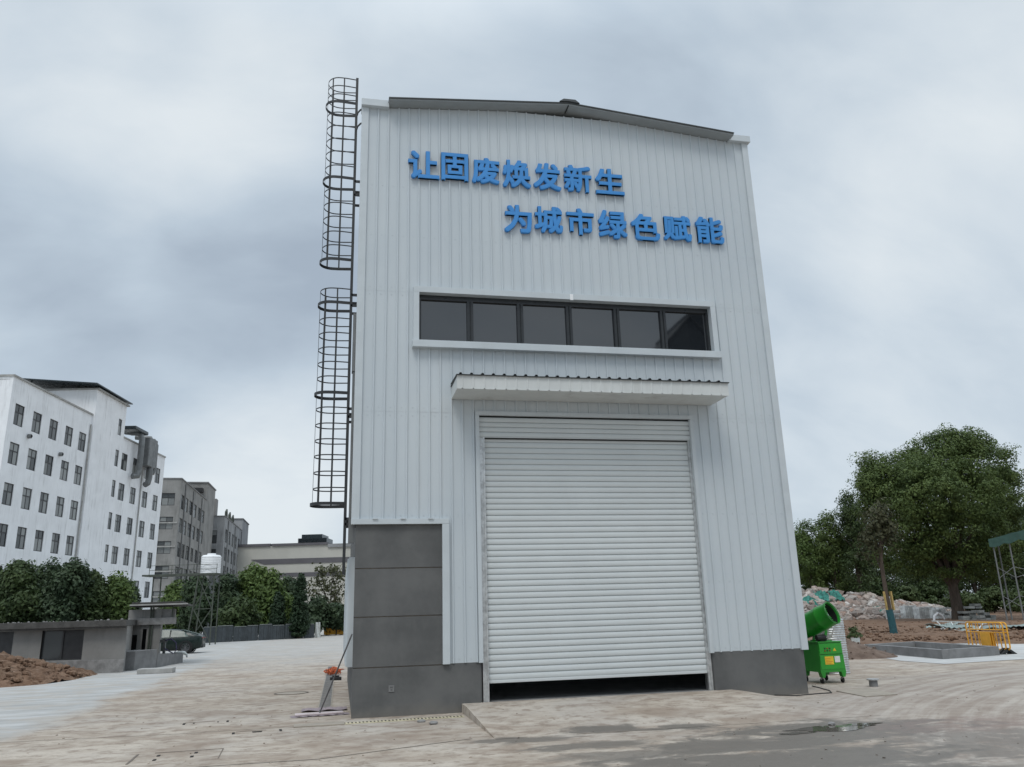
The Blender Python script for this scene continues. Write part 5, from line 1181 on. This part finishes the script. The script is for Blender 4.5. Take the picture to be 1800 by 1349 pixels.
    def wallseg(a, b, h, t, lab, h2=None):
        d = (b-a)[:2]; L = float(np.linalg.norm(d)); m = MB(); h2 = h2 or h
        m.prism([(0, 0, 0), (L, 0, 0), (L, 0, h2), (0, 0, h)], (-t*.3, t, 0)); o = m.obj('low_wall', M['conc_dark']); o.location = (a[0], a[1], 0); o.rotation_euler = (0, 0, math.atan2(d[1], d[0])); return tag(o, lab, 'wall')
    wallseg(q0, q1, .68, .9, 'taller grey block wall in front of the annex doorway'); wallseg(q1+np.array([.02, .03, 0]), q2, .52, .35, 'lower grey wall running out beside the parked car', .36)
    s0 = gnd(240, 1186); m = MB(); m.box(0, 1.15, 0, .55, 0, .17, .02); o3 = m.obj('concrete_block', M['conc']); o3.location = (s0[0], s0[1], 0); o3.rotation_euler = (0, 0, -.02); tag(o3, 'long concrete block lying in front of the low grey walls', 'block')
    c = q2+np.array([-.15, .1, 0]); bm = bmesh.new(); bmesh.ops.create_icosphere(bm, subdivisions=3, radius=.17); nr = np.random.RandomState(2)
    for v in bm.verts: v.co = Vector((v.co.x*1.5, v.co.y*.8, v.co.z*.42))*(1+.1*math.sin(v.co.x*20)+.08*(nr.rand()-.5))
    m = MB(); m.add_bm(bm); m.tube([(.16, 0, -.02), (.27, 0, -.08), (.3, 0, -.2)], [.06, .05, .035], 7); o4 = m.obj('white_sack', M['paleplastic'], None, True, 180); o4.location = (c[0], c[1], .40); tag(o4, 'white sack slumped over the end of the low wall', 'sack')
    # standpipe with hose
    c = gnd(283, 1168); st = thing('standpipe', 'grey standpipe with a bluish hose loop behind the low wall', 'tap', (c[0], c[1], 0), -YAW)
    m = MB(); m.box(-.26, -.17, 0, .08, .0, 1.42); m.obj('post', M['pole'], st); m = MB(); m.box(.0, .1, .02, .1, .0, 1.); m.obj('post', M['pole'], st); m = MB(); m.box(-.3, .2, -.01, .0, .86, .98); m.obj('arm', M['pole'], st)
    m = MB(); m.tube([(.1, 0, .95), (.35, 0, 1.0), (.55, 0, .85), (.6, 0, .6), (.5, 0, .4), (.1, 0, .62)], .025, 8); ho = newmat('purple_hose'); finish(ho[1], (.06, .05, .12), .5); m.obj('hose', ho[0], st, True)
    # dirt heap at the left edge
    c = gnd(-40, 1192); mound('dirt_heap', ((-11.1, 14.7), 2.65, 3.5, -.25), lambda r: .84*max(0, 1-r)**.85, 46, M['soil'], 'clumpy red-brown dirt heap beside the low shed', 'dirt heap', seed=9, rough=.14, clods=520, cl=.11)
    # fence of slate sheets
    a, b = gnd(355, 1131), gnd(552, 1121.5); d = (b-a)[:2]; Lf = float(np.linalg.norm(d)); fe = thing('sheet_fence', 'dark slate corrugated sheet fence in front of the mid trees', 'fence', (a[0], a[1], 0), math.atan2(d[1], d[0]))
    cuts = [540, 640, 760, 860, 950, 1055, 1155, 1215, 1310, 1400]; cuts = [(c_-540)/860*Lf for c_ in cuts]
    for i, (u, v) in enumerate(zip(cuts, cuts[1:])):
        m = MB(); hh = 1.16+.06*math.sin(i*2.1); n = max(4, int((v-u)/.09)); y0 = .05*(i % 2)
        for q in range(n):
            x0, x1 = u+(v-u)*q/n+.01, u+(v-u)*(q+1)/n+.01; ya, yb = y0+.02*(q % 2), y0+.02*((q+1) % 2)
            m.quad((x0, ya, 0), (x1, yb, 0), (x1, yb, hh), (x0, ya, hh)); m.quad((x1, yb+.01, 0), (x0, ya+.01, 0), (x0, ya+.01, hh), (x1, yb+.01, hh))
        m.obj('panel', M['fence'], fe)
        m = MB(); m.box(u+.1, v-.05, y0-.02, y0+.05, hh, hh+.035); m.obj('top_rail', M['stone'], fe)
    c = gnd(558, 1121); bm = bmesh.new(); bmesh.ops.create_grid(bm, x_segments=8, y_segments=12, size=.5)
    for v in bm.verts: x, y = v.co.x, v.co.y; v.co = Vector((x*.5*(1-.25*(y+.5)), .08*math.sin(x*9+y*4), (y+.5)*1.25))
    bmesh.ops.solidify(bm, geom=bm.faces[:], thickness=.03)
    m = MB(); m.add_bm(bm); o5 = m.obj('plastic_sheet', M['paleplastic'], None, True, 180); o5.location = (c[0], c[1], 0); tag(o5, 'pale crumpled plastic sheet hung at the end of the slate fence', 'sheet')
    # water barrier far off
    c = gnd(569, 1117.5); wb = thing('water_barrier', 'orange-yellow plastic barrier beyond the fence by the hall side', 'barrier', (c[0], c[1], 0), -YAW)
    m = MB(); Lb, Hb = 1.85, .72
    wall_holes(m, Lb, .06, Hb, [(.18, .34, .2, .42), (.46, .62, .2, .42), (1.1, 1.26, .26, .44), (1.36, 1.52, .26, .44), (.25, .45, .55, .63), (.8, 1.0, .55, .63), (1.35, 1.55, .55, .63)], .3)
    m.box(0, Lb, .3, .34, .06, Hb); m.quad((0, 0, .06), (0, .3, .06), (0, .3, Hb), (0, 0, Hb)); m.quad((Lb, 0, .06), (Lb, .3, .06), (Lb, .3, Hb), (Lb, 0, Hb)); m.quad((0, 0, Hb), (Lb, 0, Hb), (Lb, .3, Hb), (0, .3, Hb)); m.obj('barrier_body', M['yellow'], wb)
    for x in (.25, 1.6): m = MB(); m.box(x-.12, x+.12, -.05, .4, 0, .06); m.obj('foot', M['black'], wb)
    # tank stand and tank
    Lt = 60.; g = at(356, 1110, Lt); kt = FPX/Lt; zp = float(at(356, 1008.5, Lt)[2])
    ts = thing('tank_stand', 'spindly steel stand with a long narrow platform carrying the water tank', 'stand', (g[0], g[1], 0), -YAW)
    def XT(px): return (px-356)/kt
    m = MB(); m.box(XT(250), XT(377), -.5, .9, zp-.12, zp); m.obj('platform', M['pole_dark'], ts)
    for (pa, pb), y in (((373, 373), -.4), ((372, 372), .8), ((346, 333), -.4), ((344, 336), .8), ((262, 262), .3), ((270, 272), .8)): m = MB(); m.bar((XT(pa), y, zp-.12), (XT(pb), y, 0), .07); m.obj('leg', M['pole_dark'], ts)
    for (x0, z0), (x1, z1) in (((345, .95), (372, .5)), ((372, .95), (340, .5)), ((341, .5), (372, .05)), ((372, .5), (335, .02)), ((340, .5), (372, .5)), ((345, .75), (333, .05))): m = MB(); m.bar((XT(x0), -.38, zp*z0), (XT(x1), -.38, zp*z1), .045); m.obj('brace', M['pole_dark'], ts)
    for z in (.3, .62):
        m = MB(); m.bar((XT(262), -.48, zp+z), (XT(377), -.48, zp+z), .03); m.obj('guard_rail', M['pole_dark'], ts)
    for px in (262, 300, 338, 377): m = MB(); m.bar((XT(px), -.48, zp), (XT(px), -.48, zp+.65), .03); m.obj('rail_post', M['pole_dark'], ts)
    m = MB(); r = .70; h = float(at(360, 974, Lt)[2])-zp; prof = [(.001, 0), (r, 0)]
    for i in range(9): z = .08+i*(h*.78)/9; prof += [(r, z), (r*.975, z+.03), (r, z+.06)]
    prof += [(r, h*.84), (r*.86, h*.93), (r*.45, h*.95), (r*.43, h*1.02), (.001, h*1.03)]
    m.lathe(prof, 32); o6 = m.obj('water_tank', M['tank'], None, True, 35); c = Vector((g[0], g[1], 0))+Matrix.Rotation(-YAW, 3, 'Z') @ Vector((XT(360), .25, 0)); o6.location = (c.x, c.y, zp); tag(o6, 'white ribbed plastic water tank standing on the steel platform', 'water tank')
build_left()
def build_car():
    c = gnd(329, 1148.5); sc = .9
    ca = thing('parked_car', 'dark green fastback car parked behind the low wall, tail showing', 'car', (c[0], c[1], 0), math.pi+.02)
    ca.scale = (sc, sc, sc)
    # local: +x forward from rear axle; y + = towards the car's left side
    xs = [-.92, -.86, -.7, -.4, 0, .5, 1., 1.5, 2., 2.4, 2.8, 3.2, 3.5, 3.72, 3.8]
    belt = [.80, .92, .96, .97, .96, .95, .94, .93, .92, .90, .86, .80, .74, .66, .55]
    top = [.86, 1.0, 1.06, 1.15, 1.27, 1.38, 1.43, 1.42, 1.33, 1.12, .93, .87, .80, .72, .6]
    bot = [.42, .32, .27, .22, .2, .19, .19, .19, .19, .19, .2, .2, .22, .28, .36]
    hw = [.74, .84, .89, .92, .93, .93, .93, .93, .93, .93, .92, .90, .86, .74, .60]
    m = MB(); n = None; rows = []
    for x, b, t_, z0, w in zip(xs, belt, top, bot, hw):
        rw = max(.3, w-.28*max(0, (t_-b)/.5)-.02)
        pr = [(0, z0), (w*.85, z0), (w*.97, z0+.1), (w, (z0+b)/2+.05), (w*.97, b), (rw*1.0+.03, b+(t_-b)*.55), (rw, t_-.05), (rw*.72, t_), (0, t_+.01)]
        full = [(x, y, z) for y, z in pr]+[(x, -y, z) for y, z in reversed(pr[1:-1])]; rows.append(full)
    n = len(rows[0])
    for r in rows: m.v += r
    for i in range(len(rows)-1):
        for j in range(n): a = i*n+j; b = i*n+(j+1) % n; m.f.append((a, b, b+n, a+n))
    m.f.append(tuple(range(n))); m.f.append(tuple((len(rows)-1)*n+j for j in reversed(range(n))))
    body = m.obj('body', M['car'], ca, True, 50)
    def rowat(x):
        return [float(np.interp(x, xs, v)) for v in (belt, top, hw)]
    for s in (1, -1):
        for x0, x1 in ((.95, 2.15), (-.1, .88)):
            m = MB(); N = 8; up, lo = [], []
            for i in range(N+1):
                x = x0+(x1-x0)*i/N; b, t_, w = rowat(x); rw = max(.3, w-.28*max(0, (t_-b)/.5)-.02)
                f0, f1 = .06, .93
                if x0 < .5: f1 = .9 if i > 1 else .35+.25*i
                if x1 > 2: f1 = min(f1, .06+(1-i/N)*2.2)
                def pt(f): 
                    z = b+(t_-b)*f; y = w*.97+(rw+.03-w*.97)*f/.55 if f < .55 else rw+.03-.03*(f-.55)/.45
                    return (x, s*(y+.012), z)
                lo.append(pt(f0)); up.append(pt(f1))
            for i in range(N): m.quad(lo[i], lo[i+1], up[i+1], up[i])
            m.obj('side_window', M['carglass'], ca)
    m = MB(); m.quad((-.62, -.6, 1.10), (-.62, .6, 1.10), (.32, .56, 1.375), (.32, -.56, 1.375)); m.obj('rear_window', M['carglass'], ca)
    for s in (1, -1):
        m = MB(); m.box(-.93, -.8, s*.45-.28, s*.45+.28, .84, .91, .02); m.obj('tail_light', M['red'], ca)
        for x in (0, 2.85):
            y = s*.80; T = Matrix.Translation((x, y, .345)) @ Matrix.Rotation(R(-90*s), 4, 'X')
            m = MB(); m.lathe([(.24, .12), (.32, .13), (.345, .09), (.345, -.1), (.2, -.1)], 32, T); wh = m.obj('wheel', M['rubber'], ca, True)
            m = MB(); m.lathe([(.25, .115), (.235, .13), (.225, .09), (.05, .085), (.045, .12), (.001, .125)], 32, T)
            for k in range(10):
                a = 2*math.pi*k/10; m.bar(T @ Vector((.04*math.cos(a), .04*math.sin(a), .115)), T @ Vector((.235*math.cos(a+.1), .235*math.sin(a+.1), .115)), .035, .02)
            m.obj('rim', M['alloy'], wh, True, 40)
            m = MB(); m.lathe([(.37, .01), (.42, .135), (.405, .14), (.36, .12)], 32, T) if False else m.lathe([(.385, .05), (.41, .142), (.35, .142)], 32, T); m.obj('wheel_arch', M['black'], ca)
    m = MB(); m.box(-.95, -.78, -.6, .6, .3, .5, .03); m.obj('bumper', M['black'], ca)
build_car()
def build_trees_left():
    G = 'trees behind the low shed'
    for i, (px, top, w, L, mt, lab) in enumerate(((-40, 985, 62, 37, 'leaf_left', 'dense tree only partly in view behind the shed, cut by the photo edge'), (25, 980, 50, 36, 'leaf_dark', 'dark dense tree behind the shed window nearest the dirt heap'), (78, 990, 40, 38, 'leaf_left', 'broad leafy tree behind the wider boarded window'), (118, 983, 40, 36, 'leaf_left', 'bushy tree with the highest sprig behind the shed centre'), (160, 1003, 38, 37, 'leaf_dark', 'tree with drooping crown behind the plain stretch of shed wall'), (202, 1010, 34, 38, 'leaf_mid', 'lighter green small tree behind the shed end by the annex'), (222, 1022, 26, 40, 'leaf_left', 'thin small tree beside the annex roof'))):
        bush('garden_tree', lab, px, top, w, L, 1112, mt, 60+i, G, 8, .085, 46, .36, dens=1.0, shell=.4)
    G = 'trees behind the slate fence'
    for i, (px, top, w, L, mt, lab) in enumerate(((308, 1022, 34, 76, 'leaf_mid', 'tree behind the tank stand beside the annex roof'), (345, 1014, 36, 72, 'leaf_left', 'dark tree directly behind the tank stand legs'), (392, 1012, 38, 74, 'leaf_left', 'tree just past the tank stand behind the slate fence'), (437, 990, 48, 76, 'leaf_mid', 'tallest leafy tree behind the middle of the slate fence'), (474, 1004, 42, 75, 'leaf_mid', 'leafy tree next to the tallest one behind the slate fence'), (503, 1014, 36, 78, 'leaf_left', 'tree just before the pointed cypress'), (556, 1050, 30, 76, 'leaf_left', 'low bushy tree behind the pale plastic sheet'), (592, 1060, 32, 78, 'leaf_left', 'low bushy tree beside the hall wall behind the orange-yellow barrier'), (420, 1050, 40, 70, 'leaf_dark', 'dark low tree close behind the slate fence'))):
        bush('leafy_tree', lab, px, top, w, L, 1112, mt, 80+i, G, 5, .16, 34, .6, dens=1.1)
    # cypress
    for px, top, w, lab, sd in ((526, 1014, 14, 'tall pointed dark cypress behind the slate fence', 91), (487, 1045, 13, 'shorter dark cypress behind the slate fence', 92)):
        L = 70.; g = at(px, 1100, L); k = FPX/L; zt = float(at(px, top, L)[2]); W_ = w/k
        lob = [((0, 0, zt*f), (W_*(1.12-f)*1.15+.06, W_*(1.12-f)*1.15+.06, zt*.11), int(46*(1.25-f))) for f in (.12, .25, .38, .5, .62, .74, .84, .93)]
        t = thing('cypress_tree', lab, 'tree', (g[0], g[1], 0)); mb = MB(); mb.tube([(0, 0, 0), (0, 0, zt*.9)], [.14, .03], 8); mb.obj('trunk', M['bark'], t, True)
        link('crown', leafmesh(lob, 30, .3, .11, 'leaf_cypress', sd, .4), t)
    # sparse tree by the hall
    L = 80.; g = at(578, 1105, L); k = FPX/L
    lob = [(rel(px, py, L, g), (rx/k, rx/k, ry/k), n) for px, py, rx, ry, n in ((566, 1002, 15, 14, 12), (585, 1000, 20, 14, 14), (560, 1022, 18, 14, 12), (590, 1025, 22, 18, 18), (572, 1045, 22, 16, 16), (598, 1050, 18, 18, 14), (553, 1040, 12, 12, 8), (585, 1070, 20, 14, 14), (612, 1010, 18, 24, 14))]
    t = thing('sparse_tree', 'thin open-crowned tree showing building through its leaves beside the hall ladder', 'tree', (g[0], g[1], 0))
    mb = MB(); limbs(mb, (0, 0, 0), 2.2, .13, [c for c, r, n in lob], 6); mb.obj('trunk', M['bark'], t, True, 60)
    link('crown', leafmesh(lob, 16, .5, .13, 'leaf_sparse', 95, .2), t)
build_trees_left()

def build_reflected():
    """the dark gabled hall across the yard that the end pane of the long window mirrors"""
    def mir(px, py, Yb):
        d = ray(px, py); h = CAM+d*((.1-CAM[1])/d[1]); e = np.array([d[0], -d[1], d[2]]); return h+e*((Yb-h[1])/e[1])
    Yb = -42.; a, b, c = mir(1172, 606, Yb), mir(1214, 557, Yb), mir(1256, 552, Yb)
    x0, x1 = float(a[0]), float(b[0]); o = thing('neighbouring_hall', 'dark gabled hall across the yard, mirrored in the end pane of the long window', 'building', (x0, Yb, 0))
    m = MB(); zA, zB = float(a[2]), float(b[2]); W_ = x1-x0
    m.prism([(0, 0, 0), (2*W_, 0, 0), (2*W_, 0, zA), (W_, 0, zB), (0, 0, zA)], (0, -22, 0)); m.obj('wall', M['fence'], o)
    m = MB(); m.prism([(W_*1.02, .05, zB-3), (W_*2.3, .05, zB-3), (W_*2.3, .05, zB+.6), (W_*1.02, .05, zB+.6)], (0, -8, 0)); m.obj('lift_tower', M['solar'], o)
    for s_ in (0, 1): m = MB(); m.prism([(W_*(0 if not s_ else 2)-(.3 if not s_ else -.3), .3, zA-.1), (W_, .3, zB+.1), (W_, .3, zB+.25), (W_*(0 if not s_ else 2)-(.3 if not s_ else -.3), .3, zA+.05)], (0, -22.6, 0)); m.obj('roof', M['roofdark'], o)
build_reflected()
